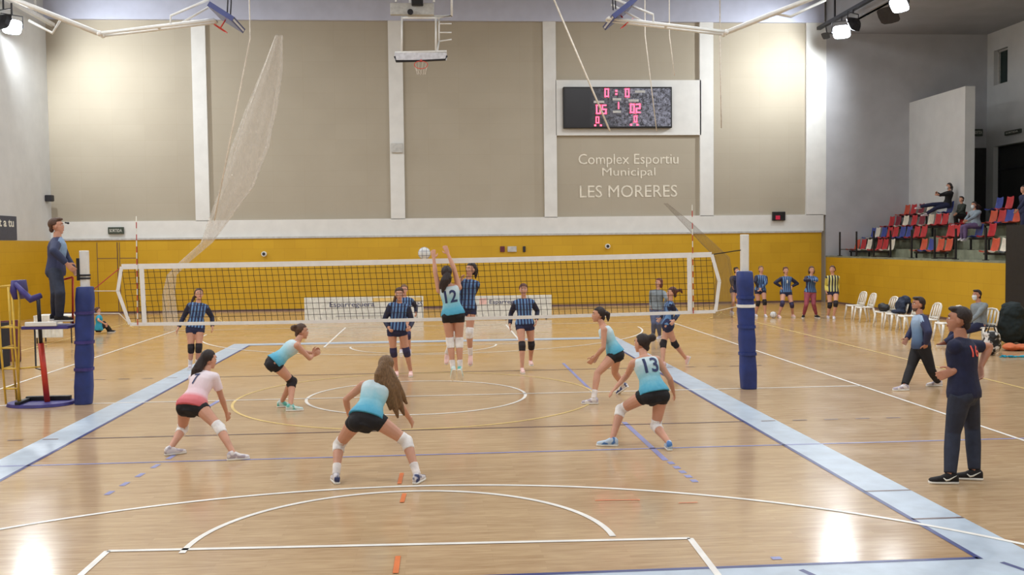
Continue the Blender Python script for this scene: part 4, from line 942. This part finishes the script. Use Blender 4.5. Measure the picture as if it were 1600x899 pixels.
    if kind == 'tank':
        for s in (1, -1): g.tube([nk - up * .055 * k + rC2 * s * .06 * k, sh[s] + up * .005 - rC2 * s * .012 * k], [.05 * k, .048 * k], 12)
    else:
        for s in (1, -1):
            o_ = .011 if kind != 'jacket' else .02; g.tube([nk - up * .045 * k, sh[s]], [.072 * k, .057 * k + o_], 12)
            ff = {'short': .62, 'long': 1, 'jacket': 1}[kind]; e_ = sh[s] + (J[s] - sh[s]) * ff; g.tube([sh[s], (sh[s] + e_) / 2, e_], [.054 * k * m1 + o_, .05 * k * m1 + o_, (.047 if ff < 1 else .038) * k * m1 + o_], 12); g.ball(sh[s], .055 * k * m1 + o_)
            if ff == 1: g.ball(J[s], .038 * k * m1 + o_); w_ = J[s] + (wr[s] - J[s]) * .96; g.tube([J[s], (J[s] + w_) / 2, w_], [.038 * k * m1 + o_, .036 * k * m1 + o_, .028 * k + o_], 12)
    jer = child({'tank': 'jersey', 'short': 'shirt', 'long': 'jersey', 'jacket': 'jacket'}[kind], g, tm, .0105 if not far else .012, 3, gar=True)
    if kind == 'jacket' or collar:
        g = Geo(); n0 = nk - up * .03 * k; g.tube([n0, n0 + (hd - nk) * .28], [.066 * k * m1, .056 * k * m1], 16); child('collar', g, collar or tm, .01, 1, gar=True)
    bk, bm_ = bottom; g = Geo()
    if bk == 'shorts':
        torso(g, .009, -.13, .065)
        for s in (1, -1): e_ = hips[s] + (kn[s] - hips[s]) * .27; g.tube([hips[s], e_], [.099 * k, .096 * k], 14); g.ball(hips[s] - fP * .04 * k - V(0, 0, .025), .097 * k)
        child('shorts', g, bm_, .0105, 2)
    else:
        o_ = .018 if bk == 'trousers' else .008; torso(g, .01, -.13, .05)
        for s in (1, -1):
            g.tube([hips[s], (hips[s] + kn[s]) / 2, kn[s]], [.094 * k + o_, .078 * k + o_, .056 * k + o_], 14); g.ball(hips[s] - fP * .035 * k - V(0, 0, .025), .094 * k); g.ball(kn[s], .056 * k + o_); e_ = kn[s] + (an[s] - kn[s]) * .97; g.tube([kn[s], kn[s] + (e_ - kn[s]) * .4, e_], [.056 * k + o_, .055 * k + o_, (.04 if bk == 'trousers' else .034) * k + o_], 14)
        child('trousers' if bk == 'trousers' else 'leggings', g, bm_, .011, 2)
    for i, s in enumerate((-1, 1)):
        if pads:
            pm = pads[i] if isinstance(pads, tuple) else pads
            if pm:
                g = Geo(); a_ = kn[s] + nrm(hips[s] - kn[s]) * .085 * k; b_ = kn[s] + nrm(an[s] - kn[s]) * .1 * k; g.tube([a_, kn[s], b_], [.069 * k, .072 * k, .064 * k], 16); g.ball(kn[s] + fP * .012, .07 * k); child('knee_pad', g, pm, .0105, 2)
        if socks:
            g = Geo(); d_ = an[s] - kn[s]; g.tube([kn[s] + d_ * .66, kn[s] + d_ * .85, an[s] - d_ * .0], [.049 * k, .043 * k, .043 * k], 14); child('sock', g, socks, .0105, 1)
        sm = shoes[i] if isinstance(shoes, tuple) else shoes; f_, r_ = tf[s]; u_ = np.cross(r_, f_); a = an[s] - u_ * .085 * k
        so = Geo(); rr = [(-.075, .022), (-.06, .034), (.0, .036), (.07, .043), (.13, .045), (.175, .035), (.195, .016)]
        so.loft([(a + f_ * x * k + u_ * .012 * k, r_, u_, w_ * k, .013 * k) for x, w_ in rr], 14, True, 4)
        g = Geo(); tp_ = [(-.072, .026, .07), (-.05, .034, .095), (-.01, .035, .11), (.035, .037, .088), (.08, .041, .062), (.13, .042, .05), (.17, .033, .042), (.188, .018, .033)]
        g.loft([(a + f_ * x * k + u_ * (h_ / 2 + .012) * k, r_, u_, w_ * k, h_ / 2 * k) for x, w_, h_ in tp_], 14, True, 2.6)
        so_ = child('shoe', g, sm); child('sole', so, sole, parent=so_)
        if label.startswith('man in navy t-shirt'):   # white tick on the shoe side
            for sd in (-1, 1):
                g = Geo(); n_ = r_ * sd; c0 = a + n_ * .0395 * k
                pts = [c0 + f_ * x * k + u_ * z_ * k + n_ * e_ * k for x, z_, e_ in ((.07, .062, -.003), (.045, .04, .001), (.02, .045, 0), (-.05, .085, -.006))]; g.tube(pts, [.004, .011, .009, .002], 6); child('shoe_mark', g, 'text_white', parent=so_)
    # hair
    hk, hm = hair[0], hair[1]; g = Geo(); full = hk in ('long',)
    G2 = Geo(); G2.ball(lc(0, -.018, .036), hr * .089 * q, hf * .107 * q, hu * .099 * q, 28, 18); vs = []
    cc = lc(0, -.018, .036)
    for v in G2.v:
        d_ = V(*v) - cc; y_ = d_ @ hf / (.1 * q); z_ = d_ @ hu / (.094 * q); x_ = abs(d_ @ hr) / (.083 * q)
        low = -.35 if hk in ('short',) else -.6
        inside = (y_ > .4 and z_ < .38) or (y_ > .12 and z_ < -.1) or (z_ < low and y_ > -.35) or z_ < -.8
        vs.append(cc + d_ * (.72 if inside else (1.0 if y_ < .1 else 1 - (.15 if hk == 'short' else .1) * y_) + .03 * math.sin(9 * math.atan2(d_ @ hr, d_ @ hf))))
    G2.v = [tuple(v) for v in vs]; g.v, g.f, g.m = G2.v, G2.f, G2.m
    if hk == 'short': g.ball(lc(0, .035, .108), hr * .062 * q, hf * .055 * q, hu * .026 * q)
    if hk in ('pony', 'long'):
        ends = hair[2]; cr = lc(0, -.1, .04 if hk == 'pony' else .02); w_ = hair[3] if len(hair) > 3 else .035
        if hk == 'pony': g.ball(cr, .035 * q)
        strands = ends if hk == 'long' else [ends]
        for e_ in strands:
            ep = onY(e_[0], e_[1], hd[1] + e_[2]); md = (cr + ep) / 2 + (V(0, 0, .05) if hk == 'pony' else V(0, 0, .02)) - (hf * .03); g.tube(([lc(0, -.02, .085)] if hk == 'long' else []) + [cr, (cr * .6 + md * .4), md, md * .4 + ep * .6, ep], ([w_ * .8] if hk == 'long' else []) + [w_ * .95, w_ * 1.1, w_ * 1.15, w_ * .8, w_ * .25], 12)
    g.ball(lc(0, -.075, -.045), hr * .055 * q, hf * .035 * q, hu * .05 * q)
    if hk == 'bun': bx_ = hair[2] if len(hair) > 2 else (0, -.11, .06); g.ball(lc(*bx_), .05 * q); g.ball(lc(bx_[0] * .6, bx_[1] * .7, bx_[2] * .8), .05 * q); g.ball(lc(bx_[0] * .9 + .03, bx_[1] * .9, bx_[2] + .03), .03 * q)
    if hk == 'bob':
        for s in (1, -1): g.tube([lc(.055 * s, -.03, .05), lc(.08 * s, -.02, -.03), lc(.07 * s, -.03, -.11)], [.03, .035, .022], 10)
        g.ball(lc(0, -.08, -.04), hr * .07 * q, hf * .04 * q, hu * .09 * q)
    child('hair', g, hm, .0085, 2)
    if beard: g = Geo(); g.loft([(lc(0, .036, -.058), hr, hf, .056 * q, .058 * q), (lc(0, .045, -.092), hr, hf, .041 * q, .045 * q), (lc(0, .05, -.113), hr, hf, .024 * q, .028 * q)], 14); child('beard', g, 'beard', .008, 2)
    if mask: g = Geo(); g.loft([(lc(0, .058, .005), hr, hf, .052 * q, .05 * q), (lc(0, .066, -.03), hr, hf, .056 * q, .056 * q), (lc(0, .06, -.085), hr, hf, .045 * q, .045 * q), (lc(0, .055, -.108), hr, hf, .025 * q, .03 * q)], 14); child('face_mask', g, mask, .0085, 2)
    for s in (1, -1):
        g = Geo(); g.ball(lc(.03 * s, .077, .018), hr * .013 * q, hf * .009 * q, hu * .008 * q, 10, 8); g.cur = 1; g.ball(lc(.03 * s, .0835, .018), .0052 * q, nu=8, nv=6); child('eye', g, ['eye_white', 'iris'])
        g = Geo(); g.tube([lc(.014 * s, .087, .037), lc(.03 * s, .086, .042), lc(.047 * s, .074, .036)], .0032 * q, 6); child('eyebrow', g, hm)
    if not mask and not beard: g = Geo(); g.ball(lc(0, .094, -.054), hr * .021 * q, hf * .006 * q, hu * .007 * q, 10, 6); child('mouth', g, 'lip')
    # lettering on the back or chest
    if number:
        body_, hh, ww, tt_, side_, nm, xoff = number
        tm_ = text_mesh(body_, 1.0, 0, .02); bm = bmesh.new(); bm.from_mesh(tm_); bmesh.ops.triangulate(bm, faces=bm.faces)
        bmesh.ops.subdivide_edges(bm, edges=bm.edges, cuts=2, use_grid_fill=True)
        xs = [v.co.x for v in bm.verts]; ys = [v.co.y for v in bm.verts]; x0, x1, y0, y1 = min(xs), max(xs), min(ys), max(ys)
        jm = jer.data; tree = BVHTree.FromPolygons([v.co for v in jm.vertices], [p.vertices for p in jm.polygons]); c, r_, f_ = sec(tt_); f_ = f_ * side_; rx_ = r_ * side_ * 1
        for v in bm.verts:
            a_ = ((v.co.x - x0) / (x1 - x0) - .5) * ww * k; b_ = ((v.co.y - y0) / (y1 - y0) - .5) * hh * k
            o_ = c - base + rx_ * (-a_ if side_ > 0 else -a_) * 1 + r_ * xoff * k + up * b_ + f_ * .6; h_ = tree.ray_cast(Vector(o_), Vector(-f_), 1.0)
            p_ = np.array(h_[0]) if h_[0] is not None else o_ - f_ * .5; v.co = Vector(p_ + f_ * .006)
        bm.to_mesh(tm_); bm.free(); link('number', tm_, nm, jer)
    return body
# ------------------------------------------------------------------ the players nearest the camera
CY_ = ('tank', 'jersey_cyan'); NV = ('long', 'jersey_navy_stripe'); GN = 'home team players in pale blue jerseys'; GV = 'visiting players in navy striped jerseys'
Z = V(0, 0, 1)
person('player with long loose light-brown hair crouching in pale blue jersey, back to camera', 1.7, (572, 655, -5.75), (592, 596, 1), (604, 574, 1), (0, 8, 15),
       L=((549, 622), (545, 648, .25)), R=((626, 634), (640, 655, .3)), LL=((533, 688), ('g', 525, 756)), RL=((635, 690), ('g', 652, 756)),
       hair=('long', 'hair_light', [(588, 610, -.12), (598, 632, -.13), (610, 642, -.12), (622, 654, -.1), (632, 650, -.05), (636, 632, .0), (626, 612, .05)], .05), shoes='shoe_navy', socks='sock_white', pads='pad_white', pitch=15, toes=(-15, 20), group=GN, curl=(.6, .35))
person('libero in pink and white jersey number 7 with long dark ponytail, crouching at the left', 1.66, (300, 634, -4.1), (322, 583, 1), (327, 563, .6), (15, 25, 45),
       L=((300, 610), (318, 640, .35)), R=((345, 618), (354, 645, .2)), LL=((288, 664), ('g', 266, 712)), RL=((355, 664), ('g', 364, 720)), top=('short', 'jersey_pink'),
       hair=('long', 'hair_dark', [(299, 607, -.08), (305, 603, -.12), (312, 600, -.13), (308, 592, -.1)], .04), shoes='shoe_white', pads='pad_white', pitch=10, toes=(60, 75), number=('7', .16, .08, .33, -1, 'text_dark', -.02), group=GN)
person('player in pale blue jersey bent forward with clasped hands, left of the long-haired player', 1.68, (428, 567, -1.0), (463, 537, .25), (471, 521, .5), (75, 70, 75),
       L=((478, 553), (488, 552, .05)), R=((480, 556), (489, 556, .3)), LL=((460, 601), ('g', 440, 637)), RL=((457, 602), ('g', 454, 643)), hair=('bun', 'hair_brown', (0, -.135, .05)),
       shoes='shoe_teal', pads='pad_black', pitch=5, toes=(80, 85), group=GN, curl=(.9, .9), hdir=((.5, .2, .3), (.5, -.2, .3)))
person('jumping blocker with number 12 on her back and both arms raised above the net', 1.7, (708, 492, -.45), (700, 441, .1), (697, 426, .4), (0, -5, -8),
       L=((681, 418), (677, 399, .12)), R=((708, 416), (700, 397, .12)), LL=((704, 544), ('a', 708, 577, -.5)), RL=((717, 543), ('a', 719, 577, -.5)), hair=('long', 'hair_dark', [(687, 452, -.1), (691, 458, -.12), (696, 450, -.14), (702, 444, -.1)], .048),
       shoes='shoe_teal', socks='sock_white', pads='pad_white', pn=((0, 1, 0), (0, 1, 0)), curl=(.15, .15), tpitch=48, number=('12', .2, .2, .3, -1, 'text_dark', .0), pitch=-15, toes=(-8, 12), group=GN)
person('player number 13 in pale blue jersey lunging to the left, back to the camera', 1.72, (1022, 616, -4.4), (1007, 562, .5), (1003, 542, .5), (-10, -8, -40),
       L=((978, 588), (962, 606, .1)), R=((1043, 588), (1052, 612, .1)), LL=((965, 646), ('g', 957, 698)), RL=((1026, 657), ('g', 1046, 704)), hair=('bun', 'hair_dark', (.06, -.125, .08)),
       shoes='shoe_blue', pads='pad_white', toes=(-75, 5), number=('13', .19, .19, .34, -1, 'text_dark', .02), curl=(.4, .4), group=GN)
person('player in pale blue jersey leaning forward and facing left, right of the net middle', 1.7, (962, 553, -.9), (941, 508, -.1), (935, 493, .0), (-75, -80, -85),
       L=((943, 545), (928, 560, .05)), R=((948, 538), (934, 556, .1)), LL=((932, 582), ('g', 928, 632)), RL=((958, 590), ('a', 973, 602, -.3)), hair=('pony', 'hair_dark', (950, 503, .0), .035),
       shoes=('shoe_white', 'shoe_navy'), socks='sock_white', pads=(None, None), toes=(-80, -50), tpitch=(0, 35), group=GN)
# ------------------------------------------------------------------ opponents beyond the net
kw = dict(top=NV, bottom=('shorts', 'cloth_navy'), group=GV, far=True)
person('navy striped player standing at far left of the opposite court with a ponytail', 1.72, (305, 512, 4.3), (310, 474, 0), (311, 462, -.1), (172, 165, 160), R=((287, 495), (279, 512, 0)), L=((331, 494), (332, 511, 0)),
       RL=((299, 549), ('g', 297, 577)), LL=((311, 549), ('g', 308, 577)), hair=('pony', 'hair_brown', (297, 478, .1), .03), shoes='shoe_white', socks='sock_white', pads='pad_black', pitch=-12, **kw)
person('navy striped player crouching nearest the net left of the jumping blocker', 1.72, (620, 515, 2.4), (624, 476, -.3), (624, 463, -.5), (180, 180, 180), R=((603, 495), (607, 512, -.2)), L=((641, 496), (640, 512, -.25)),
       RL=((614, 548), ('g', 620, 588)), LL=((635, 549), ('g', 642, 588)), hair=('pony', 'hair_brown', (612, 482, .1), .03), shoes='shoe_pink', pads='pad_navy', pitch=5, curl=(.8, .8), **kw)
person('navy striped player standing deep behind the crouching one', 1.7, (632, 499, None), (632, 456.5, 0), (631, 446, 0), (180, 180, 180), R=((619, 477), (618, 492, 0)), L=((647, 475), (650, 489, 0)),
       RL=((628, 526), ('g', 627, 552)), LL=((637, 526), ('g', 640, 552)), hair=('bun', 'hair_light'), shoes='shoe_white', pads='pad_navy', **kw)
person('navy striped attacker in the air behind the jumping blocker, facing the camera', 1.7, (728, 482, .75), (731, 438, 0), (735, 424, 0), (185, 190, 225), R=((715, 456), (719, 441, -.15)), L=((737, 465), (737, 484, .1)),
       RL=((722, 520), ('a', 698, 553, 1.0)), LL=((733, 522), ('a', 735, 555, .75)), hair=('pony', 'hair_dark', (743, 436, .1), .035), shoes='shoe_pink', socks='sock_white', pads=('pad_white', 'pad_white'), tpitch=40, **kw)
person('navy striped player walking forward at the centre right of the opposite court', 1.7, (820, 507, None), (818, 463, 0), (818, 451, 0), (178, 180, 180), R=((799, 489), (797, 507, 0)), L=((839, 486), (838, 501, 0)),
       RL=((816, 541), ('g', 816, 583)), LL=((831, 541), ('a', 829, 564, 3.25)), hair=('bun', 'hair_auburn'), shoes='shoe_pink', pads='pad_black', **kw)
person('navy striped player running to the left in front of the woman in grey', 1.64, (1043, 508, None), (1047, 471, 0), (1049, 460, 0), (-70, -80, -85), L=((1059, 490), (1053, 501, -.1)), R=((1040, 488), (1032, 498, .1)),
       LL=((1054, 549), ('a', 1072, 561, 3.5)), RL=((1034, 549), ('g', 1036, 574)), hair=('pony', 'hair_auburn', (1066, 459, .05), .03), shoes='shoe_pink', pads='pad_black', tpitch=(70, 0), **kw)
person('woman in grey sweater and blue jeans standing behind the net near its right end', 1.72, (1026, 484, None), (1029, 442, 0), (1030, 431, 0), (-150, -160, -120), R=((1018, 462), (1017, 479, 0)), L=((1041, 461), (1038, 478, -.1)),
       RL=((1022, 508), ('g', 1021, 530)), LL=((1029, 508), ('g', 1031, 530)), top=('long', 'cloth_grey'), bottom=('leggings', 'denim_grey'), hair=('bob', 'hair_red'), shoes='shoe_white', far=True, group='people by the court')
# ------------------------------------------------------------------ waiting players by the far wall
kw = dict(top=NV, bottom=('shorts', 'cloth_navy'), group='players waiting by the yellow wall', far=True)
person('waiting player in dark jacket half hidden behind the right net post', 1.7, (1149, 454, None), (1151, 424, 0), (1152, 416, 0), (175, 175, 160), R=((1142, 437), (1144, 447, -.15)), L=((1159, 437), (1157, 447, -.15)),
       RL=((1146, 473), ('g', 1143, 490)), LL=((1153, 473), ('g', 1153, 490)), top=('long', 'cloth_navy'), bottom=('shorts', 'cloth_navy'), hair=('bun', 'hair_dark'), shoes='shoe_white', mask='mask_white', far=True, group='players waiting by the yellow wall')
person('waiting player just right of the net post with hands clasped in front', 1.7, (1188, 454, None), (1189.5, 423, 0), (1189.5, 415, 0), (185, 180, 180), R=((1180, 437), (1186, 450, -.2)), L=((1198, 438), (1189, 451, -.2)),
       RL=((1185, 475), ('g', 1181, 495)), LL=((1195, 475), ('g', 1196, 496)), hair=('bun', 'hair_light'), shoes='shoe_white', pads='pad_black', **kw)
person('waiting player with both hands on her hips and elbows out', 1.74, (1228, 457, None), (1228, 424, 0), (1228, 416, 0), (180, 180, 180), R=((1212, 436), (1220, 448, -.05)), L=((1246, 436), (1237, 448, -.05)),
       RL=((1222, 476), ('g', 1217, 497)), LL=((1237, 476), ('g', 1239, 496)), hair=('bun', 'hair_auburn'), shoes='shoe_pink', pads='pad_navy', number=('1', .1, .03, .34, 1, 'text_white', 0), hdir=((-.3, -.1, -.9), (.3, -.1, -.9)), **kw)
person('waiting player in red leggings and black shoes with arms crossed', 1.78, (1266, 457, None), (1268, 424.5, 0), (1269, 416, 0), (172, 176, 180), R=((1258, 438), (1270, 438, -.24)), L=((1277, 438), (1263, 437, -.2)),
       RL=((1260, 476), ('g', 1256, 497)), LL=((1271, 476), ('g', 1276, 497)), top=NV, bottom=('leggings', 'leggings_red'), hair=('bob', 'hair_brown'), shoes='shoe_black', socks='sock_white', toes=(170, 210), group='players waiting by the yellow wall', far=True)
person('waiting player in yellow and black striped jersey, last of the row', 1.75, (1301, 456, None), (1301, 424.5, 0), (1300, 416, 0), (195, 190, 215), R=((1293, 440), (1291, 455, -.05)), L=((1309, 440), (1309, 453, 0)),
       RL=((1297, 476), ('g', 1294, 498)), LL=((1306, 476), ('g', 1303, 499)), top=('long', 'jersey_yellow_stripe'), bottom=('shorts', 'cloth_navy'), hair=('pony', 'hair_brown', (1306, 424, .1), .025), shoes='shoe_white', pads='pad_black', far=True, group='players waiting by the yellow wall')
# ------------------------------------------------------------------ officials, coaches
c_ = onZ(1490, 755)
person('man in navy t-shirt and dark jeans standing with hands on hips at the right', 1.86, (1506, 612, c_[1] + .05), (1501, 513, .0), (1495, 488, -.2), (-44, -42, -62), male=True,
       L=((1513, 556), (1491, 580, .0)), R=((1547, 548), (1532, 574, .0)), LL=((1490, 674), ('g', 1486, 757)), RL=((1519, 672), ('g', 1524, 751)), top=('short', 'cloth_navy_tee'), bottom=('trousers', 'denim_dark'),
       hair=('short', 'hair_dark'), shoes='shoe_black', skin='skin_tan', toes=(-78, -70), hdir=((-.8, .3, -.35), (-.2, -.3, -.5)), curl=(.4, .4), number=('16', .11, .14, .38, -1, 'led_dim2', -.02), group='coaches at the right')
person('bearded man in light blue and navy jacket walking left near the sideline', 1.74, (1439, 540, -.35), (1437, 472, -.0), (1431, 459, -.1), (-85, -80, -88), male=True,
       L=((1450, 512), (1447, 538, -.08)), R=((1428, 508), (1417, 530, .1)), LL=((1455, 574), ('g', 1466, 604)), RL=((1425, 573), ('g', 1414, 611)), top=('jacket', 'jacket_coach'), bottom=('trousers', 'cloth_black'),
       hair=('short', 'hair_dark'), shoes='shoe_white', skin='skin_tan', toes=(-88, -88), beard=True, group='coaches at the right', collar='cloth_grey')
person('referee in navy jacket with a whistle standing on the referee stand', 1.82, (87, 424, .05), (91, 364, 0), (88, 345, 0), (78, 75, 80), male=True,
       L=((103, 402), (115, 421, .05)), R=((90, 398), (104, 412, -.2)), LL=((86, 460), ('a', 86, 492, .12)), RL=((93, 460), ('a', 93, 494, -.08)), top=('jacket', 'jacket_ref'), bottom=('trousers', 'denim_dark'),
       hair=('short', 'hair_brown'), shoes='shoe_black', toes=(75, 85))
s_ = onZ(1467, 541)
person('seated man in grey shirt and white face mask slouched on a plastic chair', 1.76, (1531, 508, 5.75), (1530, 474, .2), (1526, 462, -.2), (-95, -100, -110), male=True,
       L=((1522, 494), (1514, 504, -.1)), R=((1518, 492), (1510, 502, .1)), LL=((1497, 503), ('g', 1476, 541)), RL=((1495, 504), ('g', 1482, 539)), top=('long', 'cloth_grey'), bottom=('trousers', 'cloth_navy'),
       hair=('short', 'hair_dark'), shoes='shoe_brown', skin='skin_tan', mask='mask_white', toes=(-95, -90), seated=True, far=True)
person('small figure in teal top sitting on the floor behind the left net post', 1.35, (154, 514, 13.3), (155, 493, 0), (152, 484, 0), (70, 80, 60), L=((160, 504), (164, 508, .1)), R=((158, 503), (163, 506, -.1)),
       LL=((163, 504), ('g', 172, 519)), RL=((162, 506), ('g', 170, 520)), top=('short', 'cloth_teal'), bottom=('trousers', 'cloth_black'), hair=('short', 'hair_brown'), shoes='shoe_black', seated=True, far=True)
# ------------------------------------------------------------------ spectators
def yx(px, py, X): return onX(px, py, X)[1]
kw = dict(far=True, seated=True, group='spectators on the stand')
Y1 = yx(1480, 322, 18.95)
person('spectator in black leaning back on the top row of the stand, legs stretched', 1.7, (1480, 320, Y1), (1484, 299, .2), (1481.5, 287, 0), (-90, -90, -90), L=((1472, 306), (1462, 305, -.1)), R=((1474, 304), (1464, 302, .1)),
       LL=((1460, 316), ('a', 1447, 334, Y1 - .05)), RL=((1459, 312), ('a', 1437, 323, Y1 + .3)), top=('jacket', 'cloth_black'), bottom=('trousers', 'cloth_navy'), hair=('pony', 'hair_dark', (1487, 300, 0), .03), shoes='shoe_white', mask='mask_white', **kw)
Y2 = yx(1502, 340, 18.3)
person('small spectator in dark top seated beside the end of the white partition', 1.45, (1503, 338, Y2), (1503, 320, 0), (1502, 312, 0), (-100, -100, -110), L=((1499, 329), (1495, 334, -.1)), R=((1497, 328), (1494, 333, .1)),
       LL=((1494, 336), ('a', 1493, 350, Y2)), RL=((1495, 335), ('a', 1496, 350, Y2 + .2)), top=('long', 'cloth_darkgreen'), bottom=('trousers', 'cloth_black'), hair=('short', 'hair_dark'), **kw)
Y3 = yx(1524, 352, 17.6)
person('spectator in grey-blue hooded top with long dark hair and face mask', 1.62, (1525, 352, Y3), (1523, 326, 0), (1520, 315, 0), (-110, -115, -125), L=((1519, 340), (1511, 345, -.1)), R=((1513, 338), (1508, 344, .1)),
       LL=((1508, 352), ('a', 1508, 373, Y3)), RL=((1506, 351), ('a', 1503, 372, Y3 + .2)), top=('jacket', 'cloth_greyblue'), bottom=('trousers', 'cloth_purple'), hair=('long', 'hair_dark', [(1530, 335, .1), (1524, 338, .12), (1533, 326, .1)], .05), mask='mask_white', **kw)
Y4 = yx(1600, 330, 17.9)
person('spectator in navy standing at the right end of the stand, cut off by the frame', 1.65, (1601, 330, Y4), (1600, 297, 0), (1598, 285, 0), (-90, -90, -100), L=((1594, 315), (1590, 328, -.1)), R=((1604, 315), (1603, 330, .1)),
       LL=((1599, 352), ('a', 1597, 371, Y4)), RL=((1603, 352), ('a', 1604, 371, Y4)), top=('jacket', 'cloth_navy'), bottom=('trousers', 'cloth_navy'), hair=('bob', 'hair_dark'), shoes='shoe_black', far=True, group='spectators on the stand')
# whistle on the referee
w = onY(101.5, 348, .0); g = Geo(); g.tube([w, w + V(.05, 0, -.01)], .012, 8); g.ball(w + V(.05, 0, -.01), .018); tag(part('whistle', g, 'black', None, True), 'small black whistle held at the referee\'s mouth', 'whistle')
for r in REP: print('REACH', r)
